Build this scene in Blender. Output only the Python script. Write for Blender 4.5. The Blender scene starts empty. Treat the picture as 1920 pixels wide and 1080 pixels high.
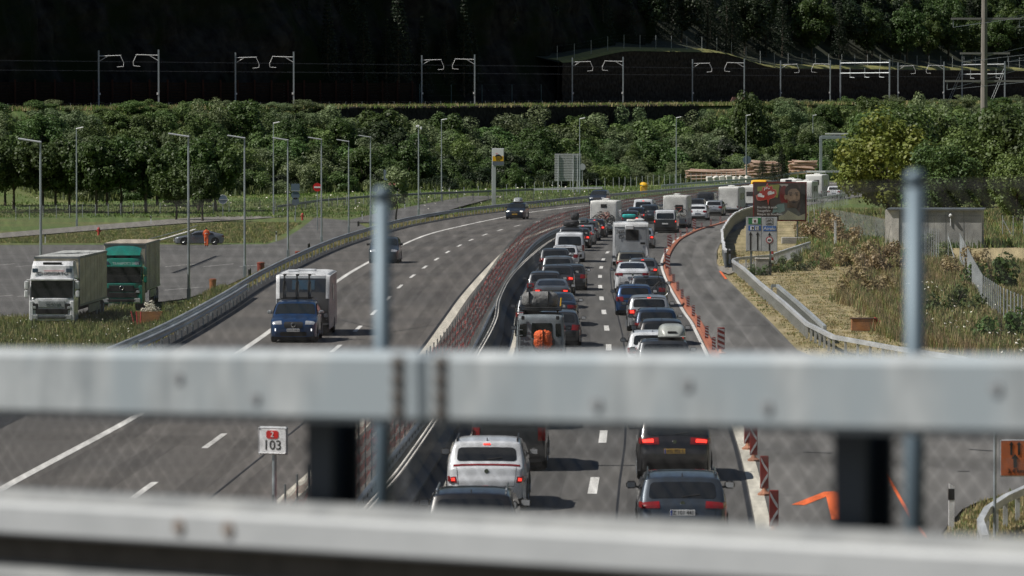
import bpy, math, random
import numpy as np
from math import sin, cos, tan, atan, atan2, pi, sqrt, radians
from mathutils import Vector, Matrix, noise
RN = random.Random(11)
sc = bpy.context.scene
COL = sc.collection
# ---------------------------------------------------------------- camera, light, exposure
F = 8600.0; H = 8.6; TH = atan(295 / F)
cam = bpy.data.cameras.new('camera'); camo = bpy.data.objects.new('camera', cam); COL.objects.link(camo)
camo.location = (0, 0, H); camo.rotation_euler = (pi / 2 - TH, 0, 0)
cam.sensor_width = 36; cam.lens = F / 1920 * 36; cam.clip_start = .5; cam.clip_end = 6000
cam.dof.use_dof = True; cam.dof.focus_distance = 240; cam.dof.aperture_fstop = 4.5
sc.camera = camo
SD = Vector((.62, .13, -.77)).normalized()
w = bpy.data.worlds.new('World'); sc.world = w; w.use_nodes = True
nt = w.node_tree; sk = nt.nodes.new('ShaderNodeTexSky'); sk.sky_type = 'NISHITA'; sk.sun_disc = False
sk.sun_elevation = math.asin(-SD.z); sk.sun_rotation = atan2(-SD.x, -SD.y)
nt.links.new(sk.outputs[0], nt.nodes['Background'].inputs[0]); nt.nodes['Background'].inputs[1].default_value = .05
sl = bpy.data.lights.new('sun', 'SUN'); sl.energy = 5.0; sl.angle = radians(.5); sl.color = (1, .955, .88)
so = bpy.data.objects.new('sun', sl); COL.objects.link(so); so.location = (-60, 0, 90)
so.rotation_euler = (-SD).to_track_quat('Z', 'Y').to_euler()
sc.view_settings.view_transform = 'Standard'; sc.view_settings.look = 'None'
sc.view_settings.exposure = 0.17; sc.view_settings.gamma = 1
sc.cycles.use_denoising = True; sc.cycles.max_bounces = 6; sc.cycles.transparent_max_bounces = 12
sc.cycles.sample_clamp_indirect = 4

# ---------------------------------------------------------------- helpers
def P(px, py, z=0.):
    u = (px - 960) / F; v = (540 - py) / F
    dy = cos(TH) + v * sin(TH); dz = -sin(TH) + v * cos(TH); t = (z - H) / dz
    return Vector((u * t, dy * t, z))
def AT(px, py, Y):
    u = (px - 960) / F; v = (540 - py) / F
    dy = cos(TH) + v * sin(TH); dz = -sin(TH) + v * cos(TH); t = Y / dy
    return Vector((u * t, Y, H + dz * t))
def lerp(a, b, t): return a + (b - a) * t
def ss(a, b, x):
    t = min(1, max(0, (x - a) / (b - a))); return t * t * (3 - 2 * t)
class Curve:                      # X as a smooth function of Y
    def __init__(s, pts):
        s.p = sorted((y, x) for x, y in pts); n = len(s.p); s.m = []
        for i in range(n):
            a = s.p[max(0, i - 1)]; b = s.p[min(n - 1, i + 1)]
            s.m.append((b[1] - a[1]) / (b[0] - a[0]))
    def __call__(s, y):
        p = s.p
        if y <= p[0][0]: return p[0][1] + s.m[0] * (y - p[0][0])
        if y >= p[-1][0]: return p[-1][1] + s.m[-1] * (y - p[-1][0])
        i = 0
        while p[i + 1][0] < y: i += 1
        h = p[i + 1][0] - p[i][0]; t = (y - p[i][0]) / h
        return ((2*t**3 - 3*t*t + 1) * p[i][1] + (t**3 - 2*t*t + t) * h * s.m[i] + (-2*t**3 + 3*t*t) * p[i+1][1] + (t**3 - t*t) * h * s.m[i+1])
    def path(s, y0, y1, off=0, z=0., step=3.):
        n = max(2, int(abs(y1 - y0) / step)); o = []
        for i in range(n + 1):
            y = lerp(y0, y1, i / n); d = (s(y + .5) - s(y - .5)); q = sqrt(1 + d * d)
            o.append(Vector((s(y) + off / q, y - off * d / q, z)))
        return o
    def dir(s, y):
        d = s(y + 2) - s(y - 2); return Vector((d, 4, 0)).normalized()
def resample(pts, step):
    pts = [Vector(p) for p in pts]; o = [pts[0]]
    for a, b in zip(pts, pts[1:]):
        n = max(1, int(round((b - a).length / step)))
        for i in range(1, n + 1): o.append(a.lerp(b, i / n))
    return o

class MB:
    def __init__(s): s.v = []; s.f = []; s.m = []; s.mi = 0
    def face(s, f): s.f.append(f); s.m.append(s.mi)
    def box(s, c, d, rz=0, M=None, bev=0):
        hx, hy, hz = d[0] / 2, d[1] / 2, d[2] / 2; n = len(s.v)
        R = M or Matrix.Rotation(rz, 3, 'Z')
        if bev:
            b = bev; pts = []
            for z, e in ((-hz, b), (-hz + b, 0), (hz - b, 0), (hz, b)):
                X, Y = hx - e, hy - e
                for p in ((-X + b, -Y), (X - b, -Y), (X, -Y + b), (X, Y - b), (X - b, Y), (-X + b, Y), (-X, Y - b), (-X, -Y + b)): pts.append((p[0], p[1], z))
            for p in pts: s.v.append(Vector(c) + R @ Vector(p))
            for k in range(3):
                for i in range(8): j = (i + 1) % 8; s.face((n + k*8 + i, n + k*8 + j, n + k*8 + 8 + j, n + k*8 + 8 + i))
            s.face(tuple(n + i for i in range(7, -1, -1))); s.face(tuple(n + 24 + i for i in range(8)))
            return s
        for z in (-hz, hz):
            for x, y in ((-hx, -hy), (hx, -hy), (hx, hy), (-hx, hy)): s.v.append(Vector(c) + R @ Vector((x, y, z)))
        for f in ((3, 2, 1, 0), (4, 5, 6, 7), (0, 1, 5, 4), (1, 2, 6, 5), (2, 3, 7, 6), (3, 0, 4, 7)): s.face(tuple(n + i for i in f))
        return s
    def tube(s, a, b, r, k=6, r2=None):
        a = Vector(a); b = Vector(b); d = (b - a).normalized(); r2 = r if r2 is None else r2
        u = d.cross(Vector((0, 0, 1))) if abs(d.z) < .9 else d.cross(Vector((1, 0, 0))); u.normalize(); q = d.cross(u); n = len(s.v)
        for p, rr in ((a, r), (b, r2)):
            for i in range(k): t = 2 * pi * i / k; s.v.append(p + (u * cos(t) + q * sin(t)) * rr)
        for i in range(k): j = (i + 1) % k; s.face((n + i, n + j, n + k + j, n + k + i))
        s.face(tuple(n + i for i in range(k - 1, -1, -1))); s.face(tuple(n + k + i for i in range(k)))
        return s
    def ring(s, c, ax, R, r, n=20, k=5):
        c = Vector(c); ax = Vector(ax).normalized(); u = ax.cross(Vector((0, 0, 1))) if abs(ax.z) < .9 else ax.cross(Vector((1, 0, 0))); u.normalize(); q = ax.cross(u); b = len(s.v)
        for i in range(n):
            t = 2 * pi * i / n; e = u * cos(t) + q * sin(t)
            for j in range(k): a = 2 * pi * j / k; s.v.append(c + e * (R + r * cos(a)) + ax * (r * sin(a)))
        for i in range(n):
            for j in range(k): i2 = (i + 1) % n; j2 = (j + 1) % k; s.face((b + i*k + j, b + i2*k + j, b + i2*k + j2, b + i*k + j2))
        return s
    def lathe(s, c, ax, prof, k=20):        # prof: (radius, offset along axis)
        c = Vector(c); ax = Vector(ax).normalized(); u = ax.cross(Vector((0, 0, 1))) if abs(ax.z) < .9 else ax.cross(Vector((1, 0, 0))); u.normalize(); q = ax.cross(u); b = len(s.v)
        for r, o in prof:
            for i in range(k): t = 2 * pi * i / k; s.v.append(c + ax * o + (u * cos(t) + q * sin(t)) * r)
        for a in range(len(prof) - 1):
            for i in range(k): j = (i + 1) % k; s.face((b + a*k + i, b + a*k + j, b + (a+1)*k + j, b + (a+1)*k + i))
        s.face(tuple(b + i for i in range(k - 1, -1, -1))); s.face(tuple(b + (len(prof)-1)*k + i for i in range(k)))
        return s
    def prism(s, pts, o, ux, uy, th):       # polygon (a,b) in plane o + a*ux + b*uy, thickness th along normal
        ux = Vector(ux); uy = Vector(uy); nn = ux.cross(uy).normalized(); n = len(s.v); k = len(pts); o = Vector(o)
        for t in (0, th):
            for a, b in pts: s.v.append(o + ux * a + uy * b + nn * t)
        s.face(tuple(n + i for i in range(k - 1, -1, -1))); s.face(tuple(n + k + i for i in range(k)))
        for i in range(k): j = (i + 1) % k; s.face((n + i, n + j, n + k + j, n + k + i))
        return s
    def sweep(s, path, sec, closed=True):   # sec: (lateral offset to the right, z)
        n = len(s.v); k = len(sec); m = len(path)
        for i, p in enumerate(path):
            d = path[min(m - 1, i + 1)] - path[max(0, i - 1)]; r = Vector((d.y, -d.x, 0)).normalized()
            for a, b in sec: s.v.append(p + r * a + Vector((0, 0, b)))
        for i in range(m - 1):
            for j in range(k if closed else k - 1): j2 = (j + 1) % k; s.face((n + i*k + j, n + i*k + j2, n + (i+1)*k + j2, n + (i+1)*k + j))
        if closed: s.face(tuple(n + j for j in range(k))); s.face(tuple(n + (m-1)*k + j for j in range(k - 1, -1, -1)))
        return s
    def grid(s, P2):                        # rows of points
        n = len(s.v); R_ = len(P2); C_ = len(P2[0])
        for r in P2: s.v.extend(Vector(p) for p in r)
        for i in range(R_ - 1):
            for j in range(C_ - 1): s.face((n + i*C_ + j, n + i*C_ + j + 1, n + (i+1)*C_ + j + 1, n + (i+1)*C_ + j))
        return s
    def mesh(s, name, mats, smooth=False):
        me = bpy.data.meshes.new(name); me.from_pydata([tuple(v) for v in s.v], [], s.f)
        for m in (mats if isinstance(mats, (list, tuple)) else [mats]): me.materials.append(m)
        if isinstance(mats, (list, tuple)) and len(mats) > 1: me.polygons.foreach_set('material_index', s.m)
        if smooth: me.polygons.foreach_set('use_smooth', [True] * len(me.polygons))
        me.update(); return me
    def build(s, name, mats, parent=None, smooth=False, loc=None, rz=0):
        return link(name, s.mesh(name, mats, smooth), parent, loc, rz)
def link(name, data, parent=None, loc=None, rz=0):
    o = bpy.data.objects.new(name, data); COL.objects.link(o)
    if parent: o.parent = parent
    if loc is not None: o.location = loc
    if rz: o.rotation_euler = (0, 0, rz)
    return o
def tag(o, label=None, cat=None, group=None, kind=None):
    if label: o['label'] = label
    if cat: o['category'] = cat
    if group: o['group'] = group
    if kind: o['kind'] = kind
    return o
def thing(name, label, cat, loc=(0, 0, 0), rz=0, group=None):
    o = bpy.data.objects.new(name, None); COL.objects.link(o); o.location = loc; o.rotation_euler = (0, 0, rz)
    return tag(o, label, cat, group)
def copytree(o, loc, rz=0, label=None, group=None, scale=None):
    c = o.copy(); COL.objects.link(c); c.location = loc; c.rotation_euler = (0, 0, rz)
    if scale: c.scale = scale
    if label: c['label'] = label
    if group: c['group'] = group
    for ch in list(KIDS.get(o.name, o.children)):
        d = ch.copy(); COL.objects.link(d); d.parent = c
        for g in ch.children: e = g.copy(); COL.objects.link(e); e.parent = d
    return c
KIDS = {}
def struct(name, mb, mat, smooth=False): return tag(mb.build(name, mat, None, smooth), kind='structure')
def text(s, size, loc, rot, mat, parent, name='lettering', ext=.004, ax='CENTER', sx=1.):
    c = bpy.data.curves.new(name, 'FONT'); c.body = s; c.size = size; c.extrude = ext; c.align_x = ax; c.align_y = 'CENTER'
    c.materials.append(mat); c.resolution_u = 3
    t = bpy.data.objects.new('tmp', c); me = bpy.data.meshes.new_from_object(t); bpy.data.objects.remove(t); me.name = name
    o = link(name, me, parent, loc); o.rotation_euler = rot; o.scale = (sx, 1, 1); return o

# ---------------------------------------------------------------- materials
MT = {}
def mat(name, c, rough=.6, metal=0., c2=None, scale=5., detail=4., bump=0., bscale=None, emit=None, coat=0., c3=None, scale3=.2, spec=.5, rand=0., contrast=.5, trans=0., stretch=None, croak=None):
    if name in MT: return MT[name]
    m = bpy.data.materials.new(name); m.use_nodes = True; t = m.node_tree; b = t.nodes['Principled BSDF']; N = t.nodes.new; L = t.links.new
    b.inputs['Roughness'].default_value = rough; b.inputs['Metallic'].default_value = metal; b.inputs['Specular IOR Level'].default_value = spec
    b.inputs['Coat Weight'].default_value = coat; b.inputs['Coat Roughness'].default_value = .06
    b.inputs['Base Color'].default_value = (*c, 1)
    src = None
    if c2 or bump:
        tc = N('ShaderNodeTexCoord'); co = tc.outputs['Object']
        if stretch: mp = N('ShaderNodeMapping'); L(co, mp.inputs[0]); mp.inputs['Scale'].default_value = stretch; co = mp.outputs[0]
    if c2:
        n = N('ShaderNodeTexNoise'); n.inputs['Scale'].default_value = scale; n.inputs['Detail'].default_value = detail; n.inputs['Roughness'].default_value = .6; L(co, n.inputs['Vector'])
        r = N('ShaderNodeValToRGB'); r.color_ramp.elements[0].position = .5 - contrast / 2 * .6; r.color_ramp.elements[1].position = .5 + contrast / 2 * .6
        r.color_ramp.elements[0].color = (*c, 1); r.color_ramp.elements[1].color = (*c2, 1); L(n.outputs[0], r.inputs[0]); src = r.outputs[0]
        if c3:
            n2 = N('ShaderNodeTexNoise'); n2.inputs['Scale'].default_value = scale3; n2.inputs['Detail'].default_value = 3; L(co, n2.inputs['Vector'])
            r2 = N('ShaderNodeValToRGB'); r2.color_ramp.elements[0].position = .42; r2.color_ramp.elements[1].position = .6; L(n2.outputs[0], r2.inputs[0])
            mx = N('ShaderNodeMix'); mx.data_type = 'RGBA'; L(r2.outputs[0], mx.inputs[0]); L(src, mx.inputs[6]); mx.inputs[7].default_value = (*c3, 1); src = mx.outputs[2]
    if rand:
        oi = N('ShaderNodeObjectInfo'); hs = N('ShaderNodeHueSaturation')
        mr = N('ShaderNodeMapRange'); L(oi.outputs['Random'], mr.inputs[0]); mr.inputs[3].default_value = 1 - rand; mr.inputs[4].default_value = 1 + rand; L(mr.outputs[0], hs.inputs['Value'])
        mh = N('ShaderNodeMapRange'); ml = N('ShaderNodeMath'); ml.operation = 'FRACT'; m7 = N('ShaderNodeMath'); m7.operation = 'MULTIPLY'; m7.inputs[1].default_value = 7.3
        L(oi.outputs['Random'], m7.inputs[0]); L(m7.outputs[0], ml.inputs[0]); L(ml.outputs[0], mh.inputs[0]); mh.inputs[3].default_value = .5 - rand * .07; mh.inputs[4].default_value = .5 + rand * .05; L(mh.outputs[0], hs.inputs['Hue'])
        if src: L(src, hs.inputs['Color'])
        else: hs.inputs['Color'].default_value = (*c, 1)
        src = hs.outputs[0]
    if src: L(src, b.inputs['Base Color'])
    if bump:
        nb = N('ShaderNodeTexNoise'); nb.inputs['Scale'].default_value = bscale or scale * 4; nb.inputs['Detail'].default_value = 5; L(co, nb.inputs['Vector'])
        bp = N('ShaderNodeBump'); bp.inputs['Strength'].default_value = bump; bp.inputs['Distance'].default_value = .1; L(nb.outputs[0], bp.inputs['Height']); L(bp.outputs[0], b.inputs['Normal'])
    if emit: b.inputs['Emission Color'].default_value = (*emit[:3], 1); b.inputs['Emission Strength'].default_value = emit[3]
    out = t.nodes['Material Output']
    if trans:
        tr = N('ShaderNodeBsdfTranslucent'); ms = N('ShaderNodeMixShader'); ms.inputs[0].default_value = trans
        if src: L(src, tr.inputs[0])
        else: tr.inputs[0].default_value = (*c, 1)
        L(b.outputs[0], ms.inputs[1]); L(tr.outputs[0], ms.inputs[2]); L(ms.outputs[0], out.inputs[0])
    MT[name] = m; return m
ASPH = mat('asphalt', (.098, .090, .082), .85, c2=(.122, .113, .103), scale=.55, detail=8, bump=.15, bscale=60, c3=(.083, .078, .073), scale3=.09)
ASPH2 = mat('asphalt_dark', (.088, .084, .079), .85, c2=(.112, .107, .10), scale=.5, detail=8, bump=.15, bscale=60, c3=(.07, .068, .065), scale3=.12, stretch=(2.2, .35, 1))
ASPH3 = mat('asphalt_ramp', (.135, .13, .122), .85, c2=(.16, .155, .147), scale=.5, detail=8, bump=.1, bscale=60, c3=(.10, .097, .092), scale3=.25, stretch=(1.6, .3, 1))
ASPHD = mat('asphalt_gutter', (.016, .016, .017), .7, c2=(.03, .03, .03), scale=2)
TAR = mat('tar', (.012, .012, .013), .6)
WHITE = mat('road_paint', (.72, .71, .68), .6, c2=(.6, .59, .56), scale=3, detail=8, contrast=.8)
CREAM = mat('worn_white_paint', (.62, .59, .50), .7, c2=(.5, .47, .4), scale=1.4, detail=8)
ORANGE = mat('orange_paint', (.85, .16, .03), .6, c2=(.7, .13, .03), scale=3)
GALV = mat('galvanised_steel', (.34, .37, .385), .5, .35, c2=(.46, .49, .5), scale=9, detail=5, contrast=.9)
GALVB = mat('weathered_galvanised_steel', (.20, .225, .24), .55, .15, c2=(.44, .465, .475), scale=11, detail=6, contrast=.75, c3=(.27, .31, .335), scale3=4.5, stretch=(1, 1, .35))
POSTM = mat('fence_post_steel', (.12, .165, .20), .5, .3)
STEELD = mat('dull_steel', (.18, .20, .21), .5, .5)
POLE = mat('lamp_pole_steel', (.30, .34, .37), .45, .4, c2=(.36, .40, .43), scale=2)
DARKST = mat('dark_steel', (.05, .06, .075), .55, .2)
CONC = mat('concrete', (.33, .32, .29), .85, c2=(.42, .41, .38), scale=1.5, detail=7, bump=.1, c3=(.28, .27, .25), scale3=.5)
CONCL = mat('pale_concrete', (.55, .53, .49), .85, c2=(.64, .62, .57), scale=3)
CORAL = mat('orange_rubber', (.25, .075, .04), .8, c2=(.38, .14, .08), scale=4, detail=8, contrast=.9)
REDP = mat('red_plastic', (.42, .04, .03), .45)
REDW = mat('sign_red', (.55, .02, .02), .4)
WHT = mat('white_plastic', (.72, .73, .74), .4)
SIGNW = mat('sign_white', (.70, .71, .72), .45)
SIGNG = mat('sign_grey', (.40, .42, .44), .5)
BLACK = mat('black_plastic', (.012, .012, .013), .45)
BLUES = mat('sign_blue', (.03, .12, .38), .4); GREENS = mat('sign_green', (.02, .2, .07), .4)
DIRT = mat('dry_grass_ground', (.29, .235, .12), .95, c2=(.17, .155, .065), scale=.9, detail=8, contrast=.8, c3=(.34, .28, .16), scale3=.16, bump=.6, bscale=9)
GRASS = mat('meadow_grass', (.055, .105, .018), .9, c2=(.11, .15, .04), scale=1.1, detail=8, bump=.6, bscale=7, c3=(.12, .13, .04), scale3=.07)
WOOD = mat('weathered_plywood', (.30, .13, .05), .7, c2=(.38, .18, .08), scale=2, stretch=(1, 1, 6))
GLASS = mat('tinted_glass', (.012, .014, .016), .06, spec=.75)
GLASSL = mat('lit_tinted_glass', (.014, .018, .02), .08, spec=.5)
TYRE = mat('tyre_rubber', (.012, .012, .012), .8); RIM = mat('alloy_rim', (.25, .26, .27), .35, .8); RIMD = mat('dark_rim', (.05, .05, .055), .4, .6)
UND = mat('underbody_black', (.012, .012, .013), .7)
TLON = mat('brake_light_lit', (.8, .03, .02), .3, emit=(1, .05, .03, 1.7)); TLOFF = mat('tail_light_red', (.20, .008, .010), .2, coat=.5)
HLM = mat('headlight_glass', (.5, .52, .55), .12, .3, coat=1); HLON = mat('headlight_lit', (.9, .9, .9), .2, emit=(1, .96, .85, 3))
CHROME = mat('chrome', (.6, .6, .6), .15, 1.)
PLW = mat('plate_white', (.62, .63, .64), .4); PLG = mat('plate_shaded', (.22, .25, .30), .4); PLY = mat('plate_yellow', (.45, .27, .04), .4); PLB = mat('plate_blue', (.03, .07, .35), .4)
PAINT = {}
def paint(n, c, metal=.25, rough=.32):
    if n not in PAINT: PAINT[n] = mat(n, c, rough, metal, coat=.8, spec=.5)
    return PAINT[n]
PW = paint('white_paint', (.66, .68, .71), 0, .3); PSIL = paint('silver_paint', (.36, .38, .40), .5); PBLK = paint('black_paint', (.012, .012, .014), .1)
PDG = paint('dark_grey_paint', (.045, .050, .058), .4); PBG = paint('blue_grey_paint', (.045, .058, .075), .45); PBLU = paint('blue_paint', (.012, .05, .145), .4)
PNAV = paint('navy_paint', (.015, .03, .06), .35); PMG = paint('mid_grey_paint', (.13, .14, .15), .5); PBEI = paint('greenish_beige_paint', (.12, .115, .095), .4)
PMH = mat('camper_white', (.70, .70, .67), .45, c2=(.76, .76, .73), scale=.6); PCG = mat('camper_grey', (.27, .29, .31), .4); PTEAL = mat('turquoise_fabric', (.02, .42, .40), .6)
PGRN = paint('truck_green_paint', (.004, .16, .115), 0, .4); PYEL = paint('yellow_paint', (.75, .42, .01), 0, .4)
TARP = mat('truck_tarpaulin', (.46, .40, .28), .6, c2=(.66, .60, .45), scale=.5, detail=3, contrast=1, bump=.1, bscale=2)
TARPW = mat('trailer_roof_sheet', (.45, .46, .44), .6, c2=(.52, .53, .51), scale=.6)
TARPG = mat('grey_tarpaulin', (.32, .29, .24), .6, c2=(.44, .40, .33), scale=.8, contrast=1)
BAG = mat('grey_bag_fabric', (.13, .13, .13), .75, c2=(.22, .22, .22), scale=4, bump=.8, bscale=5); ORB = mat('orange_bag_fabric', (.9, .15, .02), .6, c2=(.55, .07, .01), scale=14, bump=.8, bscale=12)
BARK = mat('bark', (.05, .04, .03), .9, c2=(.09, .075, .055), scale=5)
LEAF = {}
def leafmat(n, a, b, r=.28): LEAF[n] = mat(n, a, .55, c2=b, scale=.55, detail=5, contrast=.7, rand=r, trans=.25, spec=.35); return LEAF[n]
leafmat('leaf_bush', (.045, .088, .020), (.12, .18, .052), .34); leafmat('leaf_tree', (.028, .055, .012), (.075, .12, .027), .25)
leafmat('leaf_dark', (.012, .022, .008), (.03, .05, .016)); leafmat('leaf_yellow', (.17, .17, .025), (.14, .18, .035), .2); leafmat('leaf_willow', (.08, .12, .05), (.17, .215, .10), .3)
leafmat('needle', (.008, .016, .008), (.02, .035, .014)); leafmat('leaf_brown', (.25, .19, .10), (.36, .29, .16), .15); leafmat('blade_dry', (.42, .34, .18), (.32, .27, .12), 0); leafmat('blade_green', (.11, .16, .045), (.24, .26, .09), 0)
leafmat('blade_brown', (.24, .165, .09), (.32, .25, .14), 0)
FLOW = mat('white_petals', (.75, .72, .62), .7); LOG = mat('log_bark', (.36, .24, .18), .85, c2=(.58, .42, .34), scale=3, stretch=(.4, 3, 3), contrast=.9); LOGE = mat('log_end', (.50, .28, .14), .8, c2=(.62, .40, .22), scale=6)
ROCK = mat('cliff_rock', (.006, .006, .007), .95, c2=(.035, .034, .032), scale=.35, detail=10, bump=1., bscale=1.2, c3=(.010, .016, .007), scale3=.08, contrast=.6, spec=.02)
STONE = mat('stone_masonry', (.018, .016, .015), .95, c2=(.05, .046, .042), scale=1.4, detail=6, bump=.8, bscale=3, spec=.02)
BALL = mat('railway_ballast', (.20, .15, .11), .95, c2=(.30, .24, .18), scale=4); RUST = mat('rusty_steel', (.12, .055, .035), .8)
SKIN = mat('skin', (.42, .24, .17), .6)

# ---------------------------------------------------------------- alignments (X, Y)
EL = Curve([(-15.4, 60), (-15.2, 95), (-14.7, 136), (-13.5, 180), (-13.25, 218), (-13.35, 251), (-13.1, 285), (-12.3, 332), (-11.1, 366), (-8.9, 411), (-6.2, 443), (-2.9, 472), (6., 528), (14, 575), (22.5, 620), (36, 690), (52, 765)])
LL = Curve([(-13, 80), (-12.26, 110), (-11.3, 139), (-10.6, 178), (-10.4, 196), (-9.94, 267), (-9.4, 299), (-8.3, 344), (-6.8, 383), (-4.2, 418), (-1.06, 454), (1.9, 483), (7.45, 521), (16, 570), (24.5, 612), (38, 680), (54, 755)])
LD = Curve([(-9.3, 90), (-8.83, 109), (-8.25, 127), (-6.97, 180), (-6.5, 219), (-6.1, 259), (-5.3, 297), (-4.2, 336), (-2.5, 375), (.4, 414), (5, 455), (11, 500), (19, 550), (30, 610)])
LR = Curve([(-6, 90), (-4.9, 116), (-4.1, 145), (-3.36, 177), (-2.9, 207), (-2.4, 240), (-1.26, 293), (-.1, 336), (1.6, 375), (4.4, 414), (9, 455), (15, 500), (23, 550), (34, 610), (60, 740)])
NET = Curve([(-4.7, 76), (-4.4, 84), (-3.9, 96), (-3.45, 112), (-2.7, 137), (-2.0, 165), (-1.45, 200), (-1., 229), (-.2, 273), (1.27, 330), (3.5, 374), (6.9, 414), (11.8, 462), (21, 531), (26, 562), (36, 625), (48, 700)])
BAR = Curve([(-3.4, 85), (-2.52, 107), (-1.23, 160), (-.7, 189), (-.6, 213), (0, 248), (1.63, 298), (3.07, 331), (5, 362), (7.4, 390), (10.5, 422), (14.8, 463), (23.8, 530), (31, 575), (41, 630)])
RLN = Curve([(-2.5, 88), (-1.9, 102), (-1.24, 118), (-.1, 175), (.3, 215), (.9, 255), (1.79, 290), (3.2, 330), (5.2, 365), (8.2, 400), (12, 440), (17, 480), (28, 550), (37, 600), (50, 680)])
RD = Curve([(1.5, 95), (1.98, 111), (2.57, 129), (3.82, 181), (4.34, 216), (4.85, 252), (5.57, 287), (6.66, 322), (8.2, 350), (10.7, 385), (13.5, 415), (17, 450), (21, 485), (31, 550), (40, 600), (53, 680)])
RR = Curve([(4.9, 88), (5.49, 100), (6.53, 132), (8.0, 203), (8.17, 219), (8.97, 269), (9.94, 304), (12.5, 355), (14.7, 384), (16.4, 402), (18.9, 423), (21.1, 445), (25.2, 480), (29.2, 510), (35.5, 555), (44, 605), (58, 690)])
RAp = [(40, 9.), (90, 8.7), (98, 9.2), (105, 10.4), (112, 13), (120, 19), (128, 30), (146, 30), (152, 17), (160, 12.9), (170, 11.7), (180, 11.2), (204, 11.6), (240, 12.1), (266, 12.5), (298, 13.3), (329, 14.7), (355, 16.2), (379, 17.9), (415, 21), (450, 24.5), (485, 28), (515, 32), (555, 38), (605, 46.5), (700, 62), (900, 100)]
def RA(y):
    for a, b in zip(RAp, RAp[1:]):
        if a[0] <= y <= b[0]: return lerp(a[1], b[1], (y - a[0]) / (b[0] - a[0]))
    return 9. if y < 40 else 100.
TU = Vector((.44, .898, 0)).normalized(); TN = Vector((-TU.y, TU.x, 0)); T0 = Vector((-57.3, 744, 0)) + TN * 2
def trk(t, wd, z=0.): p = T0 + TU * t + TN * wd; return Vector((p.x, p.y, 12 + .008 * t + z))
def tw(x, y): d = Vector((x, y, 0)) - T0; return d.dot(TU), d.dot(TN)
LOT = -2.3
def lotz(y): return LOT * (1 - .55 * ss(560, 700, y))
def hgt(x, y):
    t, wd = tw(x, y); zT = 12 + .008 * t
    nz = noise.noise(Vector((x * .05, y * .05, 0)))
    dl = EL(y) - 1.3 - x; dr = x - RA(y) - .2
    if dl > 0: b = -.02 + (lotz(y) - .03) * ss(0, 5.5, dl) + (.0 if y < 700 else 0)
    elif dr > 0: b = .02 * min(1, dr) + nz * .3 * ss(2, 14, dr) + ss(14, 60, dr) * 1.2 - (1.2 * ss(24, 34, x) if y < 330 else 0)
    else: b = -.12
    if wd > -44:
        foot = max(0, min(1, (wd + 42) / 33)) ** 1.6; b = lerp(b, zT, foot) + (nz * 1.2 if -38 < wd < -9 else 0)
        win = 40 < t < 200
        if wd < (-7.6 if win else -10.1): b -= 5.4 * ss(34, 44, t) * (1 - ss(192, 204, t)) * ss(-30, -11, wd)
        else: b = zT - .05
    if wd > 15.5: b = zT + (wd - 15.5) * .75
    return b
# ---------------------------------------------------------------- terrain, roads
def terrain():
    xs = np.concatenate([np.arange(-330, -150, 12), np.arange(-150, 170, 2.), np.arange(170, 420, 12)])
    ys = np.concatenate([np.arange(-40, 80, 20.), np.arange(80, 700, 2.5), np.arange(700, 1250, 4.)])
    mb = MB(); C_ = len(xs)
    for y in ys:
        for x in xs: mb.v.append((x, y, hgt(x, y)))
    g = []
    for i in range(len(ys) - 1):
        for j in range(C_ - 1):
            a = i * C_ + j; mb.f.append((a, a + 1, a + C_ + 1, a + C_))
            cx = (xs[j] + xs[j+1]) / 2; cy = (ys[i] + ys[i+1]) / 2
            mb.m.append(0 if (cx > RA(cy) - 3 and cy < 480) else 1)
    struct('ground', mb, [DIRT, GRASS], True)
terrain()
def band(name, fa, fb, y0, y1, z, m, step=3., n=6):
    rows = []; k = int((y1 - y0) / step)
    for i in range(k + 1):
        y = lerp(y0, y1, i / k); rows.append([(lerp(fa(y), fb(y), j / n), y, z) for j in range(n + 1)])
    return struct(name, MB().grid(rows), m)
band('road', lambda y: EL(y), lambda y: NET(y) + .1, 20, 800, 0, ASPH)
band('road', lambda y: NET(y) + .1, lambda y: max(RR(y), RR(y)) + .35, 20, 800, 0, ASPH2)
band('ramp_road', lambda y: RR(y) + .35, lambda y: max(RA(y), RR(y) + .4), 20, 760, 0, ASPH3, 2.)
band('gutter', lambda y: EL(y) - 1.05, lambda y: EL(y) - .0, 60, 560, .004, ASPHD)
def stripe(name, cv, y0, y1, wd, m, z=.008, off=0, cat=None):
    mb = MB(); mb.sweep(cv.path(y0, y1, off), [(-wd / 2, z), (wd / 2, z)], False); return tag(mb.build(name, m), kind='structure')
stripe('road_marking_edge_line', LL, 70, 760, .26, WHITE)
stripe('road_marking_median_line', LR, 80, 700, .42, CREAM)
stripe('road_marking_tar_line', LR, 150, 300, .12, TAR, .006, -.3)
mb = MB()
for k in range(-1, 27): c = 127 + 18 * k; mb.sweep(LD.path(c - 3, c + 3, 0, 0, 2), [(-.09, .008), (.09, .008)], False)
struct('road_marking_lane_dashes', mb, WHITE)
mb = MB()
for k in range(-1, 30): c = 111 + 18 * k * .985; mb.sweep(RD.path(c - 2.6, c + 2.6, 0, 0, 2), [(-.11, .008), (.11, .008)], False)
struct('road_marking_lane_dashes', mb, WHITE)
stripe('road_marking_edge_line', RLN, 84, 600, .24, CREAM)
stripe('road_marking_edge_line', RR, 80, 160, .34, CREAM); stripe('road_marking_edge_line', RR, 160, 560, .14, WHITE)
stripe('road_marking_tar_seam', RD, 80, 345, .055, TAR, .005, .62)
stripe('road_marking_tar_seam', RR, 80, 150, .1, TAR, .006, -.26)
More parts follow.
